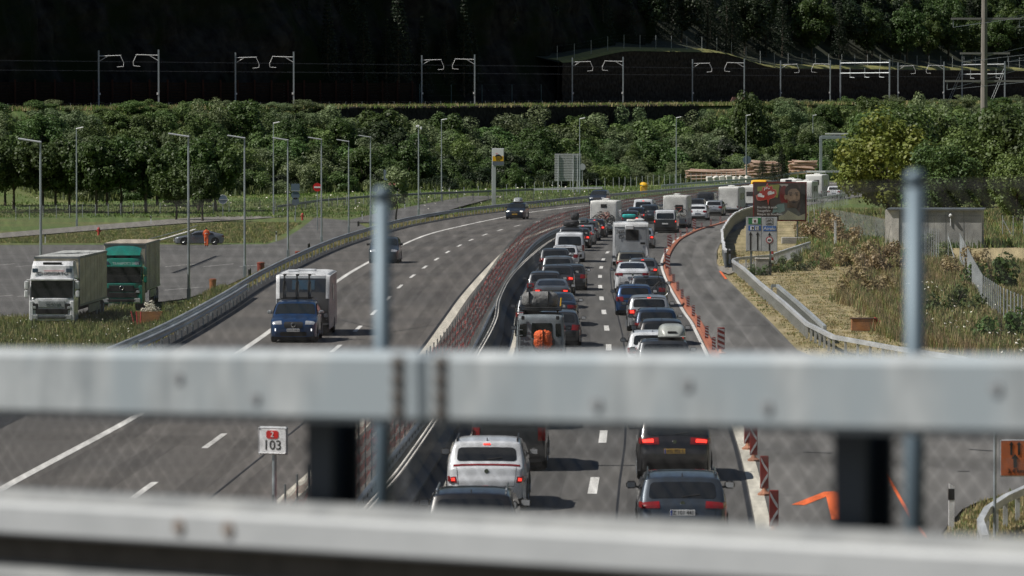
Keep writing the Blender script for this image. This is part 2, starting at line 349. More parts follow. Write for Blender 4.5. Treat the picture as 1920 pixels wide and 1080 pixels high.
TRK = mat('tyre_track_wear', (.035, .034, .033), .8, c2=(.05, .048, .046), scale=.3); t_ = TRK.node_tree; tr_ = t_.nodes.new('ShaderNodeBsdfTransparent'); mx = t_.nodes.new('ShaderNodeMixShader')
nz_ = t_.nodes.new('ShaderNodeTexNoise'); nz_.inputs['Scale'].default_value = .6; tc_ = t_.nodes.new('ShaderNodeTexCoord'); mp_ = t_.nodes.new('ShaderNodeMapping'); mp_.inputs['Scale'].default_value = (3, .12, 1); t_.links.new(tc_.outputs['Object'], mp_.inputs[0]); t_.links.new(mp_.outputs[0], nz_.inputs[0])
mr_ = t_.nodes.new('ShaderNodeMapRange'); mr_.inputs[1].default_value = .35; mr_.inputs[2].default_value = .7; mr_.inputs[3].default_value = .03; mr_.inputs[4].default_value = .24; t_.links.new(nz_.outputs[0], mr_.inputs[0]); t_.links.new(mr_.outputs[0], mx.inputs[0])
t_.links.new(tr_.outputs[0], mx.inputs[1]); t_.links.new(t_.nodes['Principled BSDF'].outputs[0], mx.inputs[2]); t_.links.new(mx.outputs[0], t_.nodes['Material Output'].inputs[0])
for cv, offs, y0, y1 in ((LD, (-2.7, -1.2, 1.1, 2.6), 70, 560), (RD, (-2.6, -1.1, 1.2, 2.7), 80, 560), (RR, (1.6, 3.1), 85, 400)):
    for k_, of in enumerate(offs): stripe('road_marking_tyre_wear', cv, y0, y1, .75, TRK, .004, of)
# irregular pale strip where the old surface was cut beside the barrier
mb = MB(); rows = []
for i in range(260):
    y = 88 + i * .9; a = BAR(y) + .75; rows.append([(a + noise.noise(Vector((0, y * .35, 0))) * .07, y, .006), (a + .2 + noise.noise(Vector((5, y * .6, 0))) * .1, y, .006)])
struct('road_marking_cut_edge', mb.grid(rows), CONC)
mb = MB()
for a, b in (((577, 787), (383, 943)), ((640, 600), (733, 623)), ((733, 623), (845, 604))):
    p, q = P(*a), P(*b); mb.sweep([p, q], [(-.03, .006), (.03, .006)], False)
for a, b in (((1505, 848), (1560, 850)), ((1323, 561.7), (1350, 562)), ((1317, 611.7), (1443, 610)), ((1290, 486), (1303, 486.5)), ((1297, 518.5), (1313, 519)), ((1817, 843), (1862, 846)), ((1795, 884), (1818, 884)), ((1035, 873), (1190, 873)), ((1062, 640), (1120, 641)), ((800, 872), (860, 870)), ((820, 940), (850, 939))):
    p, q = P(*a), P(*b); mb.sweep([p, q], [(-.07, .009), (.07, .009)], False)
struct('road_marking_tar_crack', mb, TAR)
# orange arrow and orange guide lines on the side road
mb = MB()
def polypx(mb, pts, z=.01):
    n = len(mb.v); mb.v += [P(x, y, z) for x, y in pts]; mb.face(tuple(range(n, n + len(pts))))
polypx(mb, [(1484, 946), (1508, 947), (1549, 931), (1559, 974), (1582, 974), (1574, 934), (1581, 933), (1640, 943), (1610, 932), (1562, 921), (1545, 922)])
polypx(mb, [(1653, 876), (1660, 880), (1709, 967), (1706, 974)]); polypx(mb, [(1709, 967), (1735, 1000), (1742, 1012), (1732, 1005), (1706, 974)])
polypx(mb, [(1348, 508), (1352, 508), (1364, 523), (1359, 523)])
struct('road_marking_orange', mb, ORANGE)
# service areas below the motorway: parking lot, service road, slip road, path
def sheet(name, pts, z, m, zf=None):
    mb = MB(); n = len(pts); mb.v = [P(x, y, z) for x, y in pts]; mb.v = [Vector((v.x, v.y, zf(v.y) + .03 if zf else v.z)) for v in mb.v]; mb.face(tuple(range(n))); return struct(name, mb, m)
ASPHL = mat('asphalt_lot', (.105, .102, .098), .85, c2=(.128, .124, .119), scale=.5, detail=8, bump=.1, bscale=60, c3=(.088, .086, .083), scale3=.12)
sheet('parking_lot', [(-700, 608), (0, 605), (140, 601), (215, 583), (300, 566), (345, 560), (400, 546), (470, 515), (560, 480), (640, 447), (690, 428), (664, 414), (590, 408), (575, 420), (562, 430), (530, 449), (500, 458), (-700, 462)], LOT + .03, ASPHL)
sheet('service_road', [(-700, 452), (0, 446), (170, 432), (350, 418), (460, 411), (570, 404), (650, 401), (690, 399), (800, 391), (800, 386), (650, 393), (570, 397), (460, 403), (330, 410), (150, 424), (0, 437), (-700, 448)], LOT + .05, mat('service_road_concrete', (.17, .16, .14), .85, c2=(.20, .19, .17), scale=.5))
mb = MB(); rows = []
for i in range(40):
    q = i / 39; py = lerp(418, 384, q ** .8); pa = P(lerp(640, 880, q), py, LOT); rows.append([(pa.x, pa.y, lerp(LOT + .06, -1.0, q)), (pa.x + lerp(9, 5, q), pa.y + 1, lerp(LOT + .06, -1., q))])
mb.grid(rows); struct('slip_road', mb, ASPHL)
sheet('service_path', [(1352, 509), (1345, 500), (1375, 497), (1450, 484), (1480, 470), (1560, 467), (1550, 476), (1520, 481), (1470, 489), (1400, 502), (1366, 514)], .04, mat('path_asphalt', (.22, .20, .17), .9, c2=(.26, .24, .21), scale=1))
mb = MB()
for k in range(11):
    a = P(-60 + k * 92, 560 - k * 4, LOT + .036); mb.sweep([a, a + Vector((2.2, 6.5, 0))], [(-.06, 0), (.06, 0)], False)
    a = P(-40 + k * 70, 500, LOT + .036); mb.sweep([a, a + Vector((2, 8., 0))], [(-.06, 0), (.06, 0)], False)
struct('road_marking_parking_bays', mb, WHITE)
# ---------------------------------------------------------------- railway
mb = MB()
for a, b in ((-9, 14),): mb.grid([[trk(t, a, .06), trk(t, a + 1, .25), trk(t, b - 1, .25), trk(t, b, .06)] for t in range(-160, 640, 16)])
struct('railway_bed', mb, BALL)
for i, wd in enumerate((1.5, 7.)):
    r = thing('railway_track', ['near', 'far'][i] + ' railway track on the ballast above the bushes, ' + ['closer to the motorway' , 'closer to the cliff'][i], 'railway track', trk(0, wd))
    for s in (-.75, .75):
        m2 = MB(); m2.sweep([trk(t, wd + s) - trk(0, wd) for t in range(-160, 640, 20)], [(-.05, .25), (.05, .25), (.05, .42), (-.05, .42)]); m2.build('rail', RUST, r)
def catmast(px, wd, side, lab):
    k = (px - 960) / F; q = T0 + TN * wd; t = (k * q.y - q.x) / (TU.x - k * TU.y); b = trk(t, wd); r = thing('catenary_mast', lab, 'mast', b, 0, 'overhead line masts along the railway')
    hh = 9.7
    MB().box((0, 0, hh / 2), (.24, .24, hh)).build('post', POLE, r)
    a = Vector((side * 3.6, 0, 0)); m = MB(); z = hh - .9
    m.tube((0, 0, z), (a.x * 1.02, 0, z + .1), .06); m.tube((0, 0, z - .9), (a.x * .42, 0, z), .045); m.build('arm', SIGNW, r)
    m = MB(); m.tube((a.x, 0, z), (a.x + side * .5, 0, z - 1.1), .045); m.tube((a.x + side * .5, 0, z - 1.1), (a.x + side * .45, 0, z - 1.7), .04); m.tube((a.x + side * .45, 0, z - 1.7), (a.x - side * .6, 0, z - 1.8), .04); m.build('registration_arm', WHT, r)
    MB().box((0, 0, -.1), (.8, .8, .9)).build('foundation', CONC, r)
    m = MB(); m.box((.16 * side, -.15, 2.6), (.25, .2, .35)); m.build('junction_box', SIGNW, r)
for i, (px, wd, s) in enumerate([(186, 11, 1), (298, -2.6, -1), (442, 11, 1), (551, -2.6, -1), (791, 11, 1), (890, -2.6, -1), (1073, 11, 1), (1168, -2.6, -1), (1298, 11, 1), (1395, -2.6, -1), (1463, 11, 1), (1556, -2.6, -1), (1683, 11, 1), (1769, -2.6, -1)]):
    o = ['first', 'second', 'third', 'fourth', 'fifth', 'sixth', 'seventh'][i // 2]
    catmast(px, wd, s, f'grey overhead line mast of the {o} pair from the left, on its {"cliff" if s > 0 else "motorway"} side')
for i, (pa, pb) in enumerate(((1575, 1667), (1803, 1883))):
    def T_(px, wd):
        k = (px - 960) / F; q = T0 + TN * wd; return trk((k * q.y - q.x) / (TU.x - k * TU.y), wd)
    A, B = T_(pa, 11), T_(pb, -2.6); B.z = A.z
    r = thing('catenary_portal', ['overhead line portal frame of two posts and twin crossbeams by the stone wall', 'portal frame with slanted lattice struts behind the tall power pylon'][i], 'portal', A)
    D = B - A
    for q in (Vector(), D): MB().box(q + Vector((0, 0, 5)), (.3, .3, 10)).build('post', POLE, r)
    for z in (9.3, 7.0): m = MB(); m.tube(Vector((0, 0, z)), D + Vector((0, 0, z)), .13); m.build('crossbeam', GALV, r)
    for f_ in (.2, .5, .8): m = MB(); m.tube(D * f_ + Vector((0, 0, 6.)), D * f_ + Vector((0, 0, 8.2)), .06); m.tube(D * f_ + Vector((0, 0, 6.1)), D * (f_ + .09) + Vector((0, 0, 6.)), .06); m.build('hanger', GALV, r)
    if i:
        for q in (Vector(), D):
            m = MB()
            for e in (-.25, .25): m.tube(q + Vector((e, 0, 8.2)), q + Vector((-3.4 + e, 0, 0)), .06)
            for k in range(9): a = k / 9; m.tube(q + Vector((-3.4 * a - .25, 0, 8.2 * (1 - a))), q + Vector((-3.4 * a + .25, 0, 8.2 * (1 - a) - .5)), .035)
            m.build('lattice_strut', GALV, r)
for i, (wd, ys) in enumerate(((1.5, 7.4), (7., 7.4))):
    m = MB(); m.tube(trk(-160, wd, 6.3), trk(620, wd, 6.3), .011, 4); m.tube(trk(-160, wd, 7.8), trk(620, wd, 7.8), .011, 4)
    tag(m.build('overhead_wire', DARKST), ['thin overhead contact wires strung above the railway on the motorway side', 'thin overhead contact wires strung above the railway track on the cliff side'][i], 'wire')
# ---------------------------------------------------------------- cliff, stone wall, mountain
def cliff():
    mb = MB(); rows = []
    for i in range(150):
        t = -200 + i * 3.; row = []
        for j in range(46):
            if j < 30: z = j * 1.0; wd = 15.6 + z * .30
            else: z = 30 + (j - 30) * 7; wd = 15.6 + 9 + (j - 30) * 9.5
            n_ = noise.fractal(Vector((t * .045, z * .06, 3.)), .9, 2.1, 5) * 3.2 + noise.noise(Vector((t * .3, z * .15, 9.))) * .9
            n_ += noise.noise(Vector((t * .02, 0, 17.))) * 5
            sl_ = abs(noise.noise(Vector((t * .11, z * .02, 4)))) * 2
            p = trk(t, wd + (n_ + sl_) * min(1, .25 + j / 14), z); row.append(p)
        rows.append(row)
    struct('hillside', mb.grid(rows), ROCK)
cliff()
# unseen valley sides behind and beside the camera, added to darken reflections and skylight
for nm_, p_, q_ in (('hillside', Vector((-900, -260, -5)), Vector((900, -320, -5))), ('hillside', Vector((420, -320, -5)), Vector((520, 900, -5)))):
    mb = MB(); rows = []; d_ = (q_ - p_).normalized(); n_ = Vector((d_.y, -d_.x, 0)) 
    for i in range(60):
        b_ = p_.lerp(q_, i / 59); rows.append([b_ + n_ * (j * 24) + Vector((0, 0, j * 19 + noise.noise(Vector((i * .35, j * .4, len(nm_) + p_.x))) * 14)) for j in range(14)])
    struct(nm_, mb.grid(rows), mat('unseen_hill_forest', (.02, .035, .015), .95, c2=(.045, .065, .028), scale=.05))
mb = MB()
def wallz(t): # height of the stone wall above the track
    return 11.2 - 3.2 * ss(262, 300, t) - 2.6 * (1 - ss(186, 222, t))
mb.grid([[trk(t, 14.6 + noise.noise(Vector((t * .2, j * .7, 0))) * .25, wallz(t) * j / 12) for j in range(13)] for t in np.arange(187, 660, 1.5)])
mb.grid([[trk(t, 14.6, wallz(t)), trk(t, 15.6, wallz(t) + .12), trk(t, 15.8, -1)] for t in np.arange(187, 660, 3)])
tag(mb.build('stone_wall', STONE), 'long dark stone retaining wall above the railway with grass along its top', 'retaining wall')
DRYG = mat('dry_bank_grass', (.24, .21, .07), .9, c2=(.13, .15, .04), scale=1., detail=6, bump=.6)
mb = MB(); mb.grid([[trk(t, 14.9, wallz(t) + .2), trk(t, 18, wallz(t) + .9), trk(t, 26, wallz(t) + 2.8), trk(t, 60, wallz(t) + 30), trk(t, 150, wallz(t) + 96)] for t in np.arange(186, 700, 4)])
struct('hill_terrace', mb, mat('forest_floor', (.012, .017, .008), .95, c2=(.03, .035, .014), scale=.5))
mb = MB(); mb.grid([[trk(t, 14.55, wallz(t) + .1), trk(t, 15.4, wallz(t) + .55), trk(t, 18, wallz(t) + 1.)] for t in np.arange(187, 660, 2)])
struct('hill_grass_edge', mb, DRYG)
# barrier of dark planks at the foot of the cliff
r = thing('timber_barrier', 'dark rusty plank barrier with posts at the foot of the cliff', 'barrier', trk(0, 13))
o0 = trk(0, 13); m = MB()
for z in np.arange(.3, 4.2, .48): m.sweep([trk(t, 13) - o0 for t in range(-120, 125, 12)], [(-.05, z), (.05, z), (.05, z + .36), (-.05, z + .36)])
m.build('planks', mat('dark_timber', (.012, .009, .008), .95, c2=(.025, .016, .012), scale=2, spec=.05), r)
pm = MB().box((0, 0, 2.5), (.3, .3, 5.)).mesh('post', mat('barrier_post_rust', (.045, .022, .016), .9, spec=.1))
for t in range(-116, 120, 6): q = trk(t, 12.7) - o0; link('post', pm, r, q)
def meshfence(name, label, pts, h, step, braces=(), m=GALV, r_=.035, net=True, group=None):
    pts = [Vector(p) for p in pts]; r = thing(name, label, 'fence', pts[0], 0, group); o = pts[0]
    q = resample(pts, step); pm = MB().tube((0, 0, -.1), (0, 0, h), r_).mesh('post', m)
    for p in q[:100]: link('post', pm, r, p - o)
    for i in braces:
        if i < len(q): d = (q[min(i + 1, len(q) - 1)] - q[max(i - 1, 0)]).normalized(); n_ = Vector((d.y, -d.x, 0)); b = MB(); b.tube(q[i] - o + Vector((0, 0, h * .85)), q[i] - o + d * h * .55, r_ * .8); b.build('brace', m, r)
    if net:
        b = MB(); nz = 4
        for j in range(nz + 1):
            z = .05 + (h - .1) * j / nz
            for u_, v_ in zip(q, q[1:]): b.tube(u_ - o + Vector((0, 0, z)), v_ - o + Vector((0, 0, z)), .0035, 3)
        b.build('mesh_wires', STEELD, r)
    return r
meshfence('hill_fence', 'tall wire fence running along the top of the stone wall', [trk(t, 16.2, wallz(t) + .6) for t in range(188, 640, 8)], 2.9, 8., m=GALV, r_=.055)
meshfence('trackside_fence', 'green post fence beyond the track between cliff and stone wall', [trk(t, 13.5, .1) for t in (70, 175)], 4.2, 13, (1, 3, 4), m=mat('green_post_paint', (.08, .14, .15), .6), r_=.07)
pts = [trk(t, -7.5, 0) for t in range(-60, 520, 6)]
meshfence('embankment_fence', 'low post and wire fence along the near edge of the railway bed', pts, 1.15, 6., r_=.05, m=STEELD)
# dark retaining strip below the track
mb = MB(); mb.grid([[trk(t, -8.7, .1), trk(t, -9.6, .35), trk(t, -10, .1), trk(t, -10.12, -7 - noise.noise(Vector((t * .1, 0, 0))))] for t in np.arange(40, 200, 3)])
tag(mb.build('retaining_wall', STONE), 'dark low retaining wall under the railway edge above the bushes', 'retaining wall')
k = P(1385, 330, 0)
r = thing('track_hut', 'small hut with a reddish roof beside the railway below the stone wall', 'hut', trk(232, -4.5, -1.3))
MB().box((0, 0, 1.), (2.6, 2.2, 2)).build('wall', mat('hut_boards', (.08, .06, .05), .8), r); MB().prism([(-1.8, 2.), (1.8, 2.), (1.3, 3.), (-1.3, 3.)], (0, 1.4, 0), (1, 0, 0), (0, 0, 1), 2.8).build('roof', mat('hut_roof', (.09, .045, .04), .8, c2=(.14, .07, .06), scale=5), r)
# ---------------------------------------------------------------- vegetation
def rv(R): 
    while 1:
        v = Vector((R.uniform(-1, 1), R.uniform(-1, 1), R.uniform(-1, 1)))
        if .05 < v.length < 1: return v
def leaves(mb, c, rad, n, ls, R, up=.35, asp=.7, rz=1.):
    for _ in range(n):
        d = rv(R).normalized(); q = rad * (.55 + .45 * R.random() ** .5); p = c + Vector((d.x * q, d.y * q, d.z * q * rz))
        nn = (d + rv(R) * .9 + Vector((0, 0, up))).normalized(); a = nn.cross(rv(R)).normalized(); b = nn.cross(a); s = ls * R.uniform(.6, 1.3); k = len(mb.v)
        mb.v += [p - a * s, p + b * s * asp, p + a * s, p - b * s * asp]; mb.face((k, k + 1, k + 2, k + 3))
def crownmesh(name, seed, rx, ry, rz, ncl, nl, ls, m, cz, flat=.3, crad=.38, top=1.):
    R = random.Random(seed); mb = MB()
    for _ in range(ncl):
        d = rv(R).normalized(); q = R.uniform(.35, 1.) ** .6
        if d.z < 0: d.z *= flat
        c = Vector((d.x * rx * q, d.y * ry * q, cz + d.z * rz * q * (top if d.z > .8 else 1)))
        leaves(mb, c, min(rx, rz) * crad * R.uniform(.6, 1.25), nl, ls, R)
    return mb.mesh(name, m)
def trunkmesh(name, h, r, seed, nb=5, spread=1.2):
    R = random.Random(seed); mb = MB(); p = Vector((0, 0, -.3)); 
    for i in range(4):
        q = Vector((R.uniform(-.12, .12), R.uniform(-.12, .12), h * (i + 1) / 4)); mb.tube(p, q, r * (1 - i * .17), 7, r * (1 - (i + 1) * .17)); p = q
    for i in range(nb):
        a = 2 * pi * i / nb + R.random(); z0 = h * R.uniform(.45, .95); mb.tube((0, 0, z0), (cos(a) * spread, sin(a) * spread, z0 + R.uniform(.9, 2.)), r * .4, 5, r * .12)
    return mb.mesh(name, BARK)
BUSH = []
for i, (mn, ls) in enumerate([('leaf_bush', .17), ('leaf_bush', .15), ('leaf_tree', .18), ('leaf_willow', .14), ('leaf_bush', .2), ('leaf_willow', .16), ('leaf_dark', .18)]):
    BUSH.append((crownmesh('foliage', 20 + i, 2.6, 2.6, 2.5 + .5 * (i % 3), 34, 210, ls * .72, LEAF[mn], 1.6, .5, .32), trunkmesh('stem', 1.6, .1, i, 6, .9)))
def plant(name, label, cat, loc, proto, s=(1, 1, 1), group=None, rz=None, parts=('foliage', 'stem')):
    r = thing(name, label, cat, loc, RN.uniform(0, 6.28) if rz is None else rz, group); r.scale = s
    link(parts[0], proto[0], r); link(parts[1], proto[1], r); return r
# shrub belt on the bank between the fields and the railway
cnt = 0; R = random.Random(5); spots = []
for t in np.arange(-84, 470, 7.8):
    for wd in np.arange(-41, -9, 6.3):
        spots.append((t + R.uniform(-3., 3.), wd + R.uniform(-2.6, 2.6)))
for t, wd in spots:
    p = trk(t, wd); 
    if abs(p.x / p.y) > .122 or (45 < t < 215 and wd > -11.5): continue
    z = hgt(p.x, p.y); front = wd < -36
    s = R.uniform(.6, 1.1) if front else R.uniform(1., 1.4)
    if wd > -14: s *= .62
    if 40 < t < 205 and wd > -19: s = min(2., max(.8, (trk(t, -5).z - 1.6 - z) / 4.4))
    mx = (8.6 + (245 - 214) / F * p.y) + 1.0      # natural limit: shrubs stay below the rail edge
    s = min(s, max(.45, (trk(t, -5).z + .9 - z) / 4.4))
    b = R.choice(BUSH[:6] if wd > -22 else BUSH)
    plant('shrub', 'leafy green shrub in the dense thicket on the bank below the railway', 'shrub', (p.x, p.y, z - .5), b, (max(s, .95) * R.uniform(1.1, 1.45), max(s, .95) * R.uniform(1.1, 1.45), s * R.uniform(.85, 1.15)), 'shrubs on the bank below the railway'); cnt += 1
for i, (px, py, Y, s, lb) in enumerate([(1410, 180, 900, 2.0, 'tall narrow bush sticking up before the railway near the small hut'), (470, 196, 770, 1.15, 'pale willow bush rising above the railway edge'), (425, 200, 768, 1., 'pale green willow bush beside another at the railway edge'), (1730, 165, 760, 1.4, 'pointed bush rising in front of the stone wall'), (1645, 185, 800, 1.3, 'round bush in front of the portal frame')]):
    p = AT(px, py, Y); hz = max(3., p.z - hgt(p.x, p.y)); plant('shrub', lb, 'shrub', (p.x, p.y, p.z - hz), BUSH[[2, 3, 5, 3, 0][i]], (hz / 7.5, hz / 7.5, hz / 4.6), 'shrubs standing out at the railway edge')
# trees along the parking area
TREE = [(crownmesh('crown', 50 + i, 3.4, 3.4, 2.9, 44, 150, .20, LEAF['leaf_tree'], 5.4, .75, .36), trunkmesh('trunk', 4.2, .22, 60 + i)) for i in range(3)]
tr = [(26, 412, 1.1, 610), (80, 414, 1.12, 600), (132, 412, 1.05, 600), (180, 413, 1.08, 596), (227, 411, 1.1, 598), (275, 411, 1.06, 596), (372, 404, 1.05, 606), (404, 402, 1.04, 606), (330, 424, .72, 560), (380, 428, .74, 552), (-20, 414, 1.1, 600)]
nm = ['second from the left end of the row', 'third in the row, half behind the first tall lamp', 'fourth in the row', 'fifth in the row above the green lorry', 'sixth in the row', 'seventh in the row', 'dark one beside the round sign', 'rightmost, next to the round sign', 'small, low branched, just behind the parked car', 'small with a straight trunk behind the worker', 'at the very left edge of the row']
for i, (px, py, s, Y) in enumerate(tr):
    p = AT(px, py, Y); plant('tree', 'leafy tree by the service road, ' + nm[i], 'tree', (p.x, p.y, LOT - .1), TREE[i % 3], (s * 1.02, s, s * 1.08), 'trees along the parking area', parts=('crown', 'trunk'))
for i in range(4):
    p = AT(10 + i * 95, 405, 628); plant('tree', 'dark leafy tree in the back row behind the service road trees', 'tree', (p.x, p.y, LOT - .1), TREE[(i + 1) % 3], (1.1, 1.1, 1.1), 'back row of dark trees', parts=('crown', 'trunk'))
# young tree beside the slip road
yt = (crownmesh('crown', 70, 1.5, 1.5, 2.2, 26, 110, .13, LEAF['leaf_willow'], 3., .8, .36), trunkmesh('trunk', 2.6, .1, 71, 4, .5))
p = P(742, 413, -1.6); plant('tree', 'slender young tree on the grass strip between slip road and motorway', 'tree', p, yt, (1.25, 1.25, 1.15), parts=('crown', 'trunk'))
# tall thicket on the right
BT = [(crownmesh('crown', 80 + i, 4.2, 4.2, 4.4, 60, 150, .19, LEAF[['leaf_bush', 'leaf_tree', 'leaf_yellow', 'leaf_willow'][i]], 5.4, .9, .32), trunkmesh('trunk', 5., .26, 84 + i, 6, 2.)) for i in range(4)]
lbl = ['leafy tree in the tall thicket right of the motorway']
R = random.Random(9)
rt = []
for Y, x0, x1, st in ((640, 66, 92, 6.5), (590, 50, 84, 6.2), (545, 46, 76, 6.), (500, 41.5, 70, 5.8), (455, 38, 62, 5.6), (415, 40, 56, 5.4)):
    x = x0
    while x < x1: rt.append((x + R.uniform(-1, 1), Y + R.uniform(-14, 14))); x += st
for x, y in rt:
    hz = 9.6 + R.uniform(-.8, 1.4) + (x / y - .075) * 30; hz *= 1 - .35 * ss(470, 405, y)
    b = BT[R.choice([0, 0, 1, 3, 0, 1] if x / y > .085 else [0, 2, 2, 1])]; s = hz / 9.6
    plant('tree', 'leafy tree in the tall thicket right of the motorway', 'tree', (x, y, hgt(x, y) - .2), b, (s * R.uniform(.95, 1.1), s * R.uniform(.95, 1.1), s), 'trees in the thicket right of the motorway', parts=('crown', 'trunk'))
# hillside trees above the wall
CON = []
for i in range(2):
    R2 = random.Random(90 + i); mb = MB()
    for k in range(26):
        z = 1.5 + k * .62; rad = (1 - (z - 1) / 18) * 3.2
        for a in range(9):
            an = a * .7 + k; c = Vector((cos(an) * rad * .6, sin(an) * rad * .6, z)); leaves(mb, c, rad * .42, 20, .22, R2, .1, .35, .5)
    CON.append((mb.mesh('crown', LEAF['needle']), trunkmesh('trunk', 15, .25, 95 + i, 2)))
HB = [(crownmesh('crown', 100 + i, 4.5, 4.5, 5., 60, 140, .24, LEAF[['leaf_dark', 'leaf_tree'][i]], 7, .8, .3), trunkmesh('trunk', 6., .28, 104 + i, 6, 2.)) for i in range(2)]
R = random.Random(21)
for t in np.arange(158, 560, 9.5):
    for j, wd in enumerate((25, 34, 44, 56)):
        tt = t + R.uniform(-3.5, 3.5); w2 = wd + R.uniform(-3, 3); p = trk(tt, w2); 
        if abs(p.x / p.y) > .125: continue
        z = trk(tt, 0).z + wallz(tt) + (2.8 if w2 < 26 else 2.8 + (w2 - 26) * .8) - .5; con = R.random() < (.75 if t < 330 else .25)
        s = R.uniform(.8, 1.25)
        if con: plant('conifer', 'dark conifer in the forest above the stone wall', 'conifer', (p.x, p.y, z), R.choice(CON), (s, s, s), 'conifers in the hillside forest', parts=('crown', 'trunk'))
        else: plant('tree', 'broadleaf tree in the forest above the stone wall', 'tree', (p.x, p.y, z), HB[0 if t < 330 else R.choice((0, 1, 1))], (s, s, s), 'broadleaf trees in the hillside forest', parts=('crown', 'trunk'))
for i, (px, py, Y, s) in enumerate([(200, 62, 815, .9), (100, 20, 835, .8), (205, 90, 808, .6), (245, 105, 808, .7), (315, 78, 830, .75), (350, 148, 830, .7), (270, 15, 850, .6), (165, 30, 830, .6), (640, 60, 900, .6)]):
    p = AT(px, py, Y); t_, w_ = tw(p.x, p.y)
    q = T0 + TU * t_ + TN * (18.5); plant('shrub', 'small shrub clinging to the dark rock face of the cliff', 'shrub', (p.x, p.y, p.z - 1.4), BUSH[3 + i % 2], (s, s, s * .9), 'shrubs on the cliff')
for t in range(90, 160, 8):
    for wd in (17, 24): q = trk(t + RN.uniform(-3, 3), wd, 1 + (wd - 17) + RN.uniform(-2, 3)); plant('conifer', 'dark conifer in the shaded gully left of the stone wall', 'conifer', q, CON[(t // 8) % 2], (RN.uniform(.8, 1.3),) * 2 + (RN.uniform(.7, 1.2),), 'conifers in the gully', parts=('crown', 'trunk'))
# grasses
BDG = None
def tufts(name, label, n, fn, hh, m, seed, bl=9, wd=.035, spread=.25, zf=None):
    R = random.Random(seed); mb = MB()
    for _ in range(n):
        q = fn(R)
        if q is None: continue
        x, y = q; z = (zf or hgt)(x, y); h0 = hh * R.uniform(.5, 1.2)
        mb.mi = R.choice(range(len(m)))
        for b in range(bl):
            a = R.uniform(0, 6.28); o = Vector((x + R.uniform(-spread, spread), y + R.uniform(-spread, spread), z - .03)); k = len(mb.v); l = Vector((cos(a), sin(a), 0)); s_ = Vector((-l.y, l.x, 0)) * wd; h = h0 * R.uniform(.6, 1.1)
            mb.v += [o - s_, o + s_, o + l * h * .3 + Vector((0, 0, h)) + s_ * .3, o + l * h * .3 + Vector((0, 0, h)) - s_ * .3]; mb.face((k, k + 1, k + 2, k + 3))
    return tag(mb.build(name, m), label, None, None, 'stuff')
def frm(px0, px1, y0, y1, dens=None):
    def f(R):
        y = y0 * y1 / (y0 + (y1 - y0) * R.random()) if 0 else R.uniform(y0, y1); x = (R.uniform(px0, px1) - 960) / F * y
        return (x, y)
    return f
def cond(f, c): return lambda R: (lambda q: q if c(*q) else None)(f(R))
GF = leafmat('blade_field', (.085, .16, .02), (.13, .21, .04), 0)
BD, BG, BB = LEAF['blade_dry'], LEAF['blade_green'], LEAF['blade_brown']
tufts('grass', 'short dry mown grass beside the ramp', 15000, cond(frm(1330, 1960, 150, 330), lambda x, y: x > RA(y) + .35), .09, [BD, BD, BD, BG], 1, 8, .03)
tufts('grass', 'tall brown and green weeds on the bank right of the mown strip', 15000, cond(frm(1560, 1980, 165, 330), lambda x, y: x > RA(y) + 4.6 + 1.2 * ss(190, 165, y) + max(0, y - 225) * .065 + noise.noise(Vector((x * .2, y * .08, 0))) * 1.3), .6, [BB, BD, BB, BG, BG], 2, 11, .02, .35)
tufts('grass', 'lower green weeds at the foot of the right bank', 7000, cond(frm(1720, 1990, 160, 240), lambda x, y: x > RA(y) + 6.5), .6, [BG, BG, BD], 3, 8, .035, .3)
def verge(x, y):
    px = 960 + x / y * F; py = 245 + (H - hgt(x, y)) * F / y; b_ = [(-80, 604), (0, 604), (140, 600), (215, 583), (300, 567), (345, 562), (400, 548), (480, 512)]
    for a, c in zip(b_, b_[1:]):
        if a[0] <= px <= c[0]: return not (246 < px < 312 and py < 620) and py > lerp(a[1], c[1], (px - a[0]) / (c[0] - a[0])) and x < EL(y) - 1.4
    return False
tufts('grass', 'weeds along the left verge below the lorries', 26000, cond(frm(-60, 420, 166, 285), verge), .5, [BG, BG, BD, BG, LEAF['leaf_bush']], 4, 9, .024, .3)
tufts('grass', 'dry grass under the left guardrail', 7000, cond(lambda R: (lambda y: (EL(y) - R.uniform(1.1, 2.4), y))(R.uniform(120, 520)), lambda x, y: True), .28, [BD, BD, BG], 5, 6, .03, .2)
tufts('grass', 'green field between the service road and the shrub bank', 14000, cond(frm(-40, 1300, 575, 800), lambda x, y: x < EL(y) - 3 and tw(x, y)[1] < -34), .3, [BG, GF, GF], 6, 5, .07, .6)
tufts('grass', 'grass triangle between the parking lot and the service road', 16000, cond(frm(-40, 590, 432, 545), lambda x, y: (lambda px, py: (lerp(453, 418, max(0, px) / 570) if 0 else 455 if px < 500 else 455 - (px - 500) * .6) > py > lerp(448, 404, max(0, px) / 590) and x < EL(y) - 3)(960 + x / y * F, 245 + (H - LOT) * F / y)), .22, [BG, BG, BD], 16, 6, .05, .4)
tufts('grass', 'grass and reeds around the fences beyond the concrete building', 9000, cond(frm(1500, 1980, 290, 480), lambda x, y: x > RA(y) + 4), .6, [BG, BG, BD, LEAF['leaf_bush']], 7, 7, .045, .4)
tufts('grass', 'dry grass at the bottom right verge', 2500, cond(frm(1740, 1990, 92, 116), lambda x, y: x > RA(y) + .1), .14, [BD, BG, BD], 8, 7, .02, .15)
def trkf(R):
    t = R.uniform(-90, 480); wd = R.uniform(-10, -5.6) if R.random() < .7 else R.uniform(-14, -10); p = trk(t, wd); return (p.x, p.y)
tufts('grass', 'yellow green grass fringe along the top of the bank beside the railway', 12000, trkf, .75, [BD, BG, GF], 17, 5, .07, .5, lambda x, y: (lambda q: 12 + .008 * q[0] if q[1] > -10.1 else hgt(x, y))(tw(x, y)))
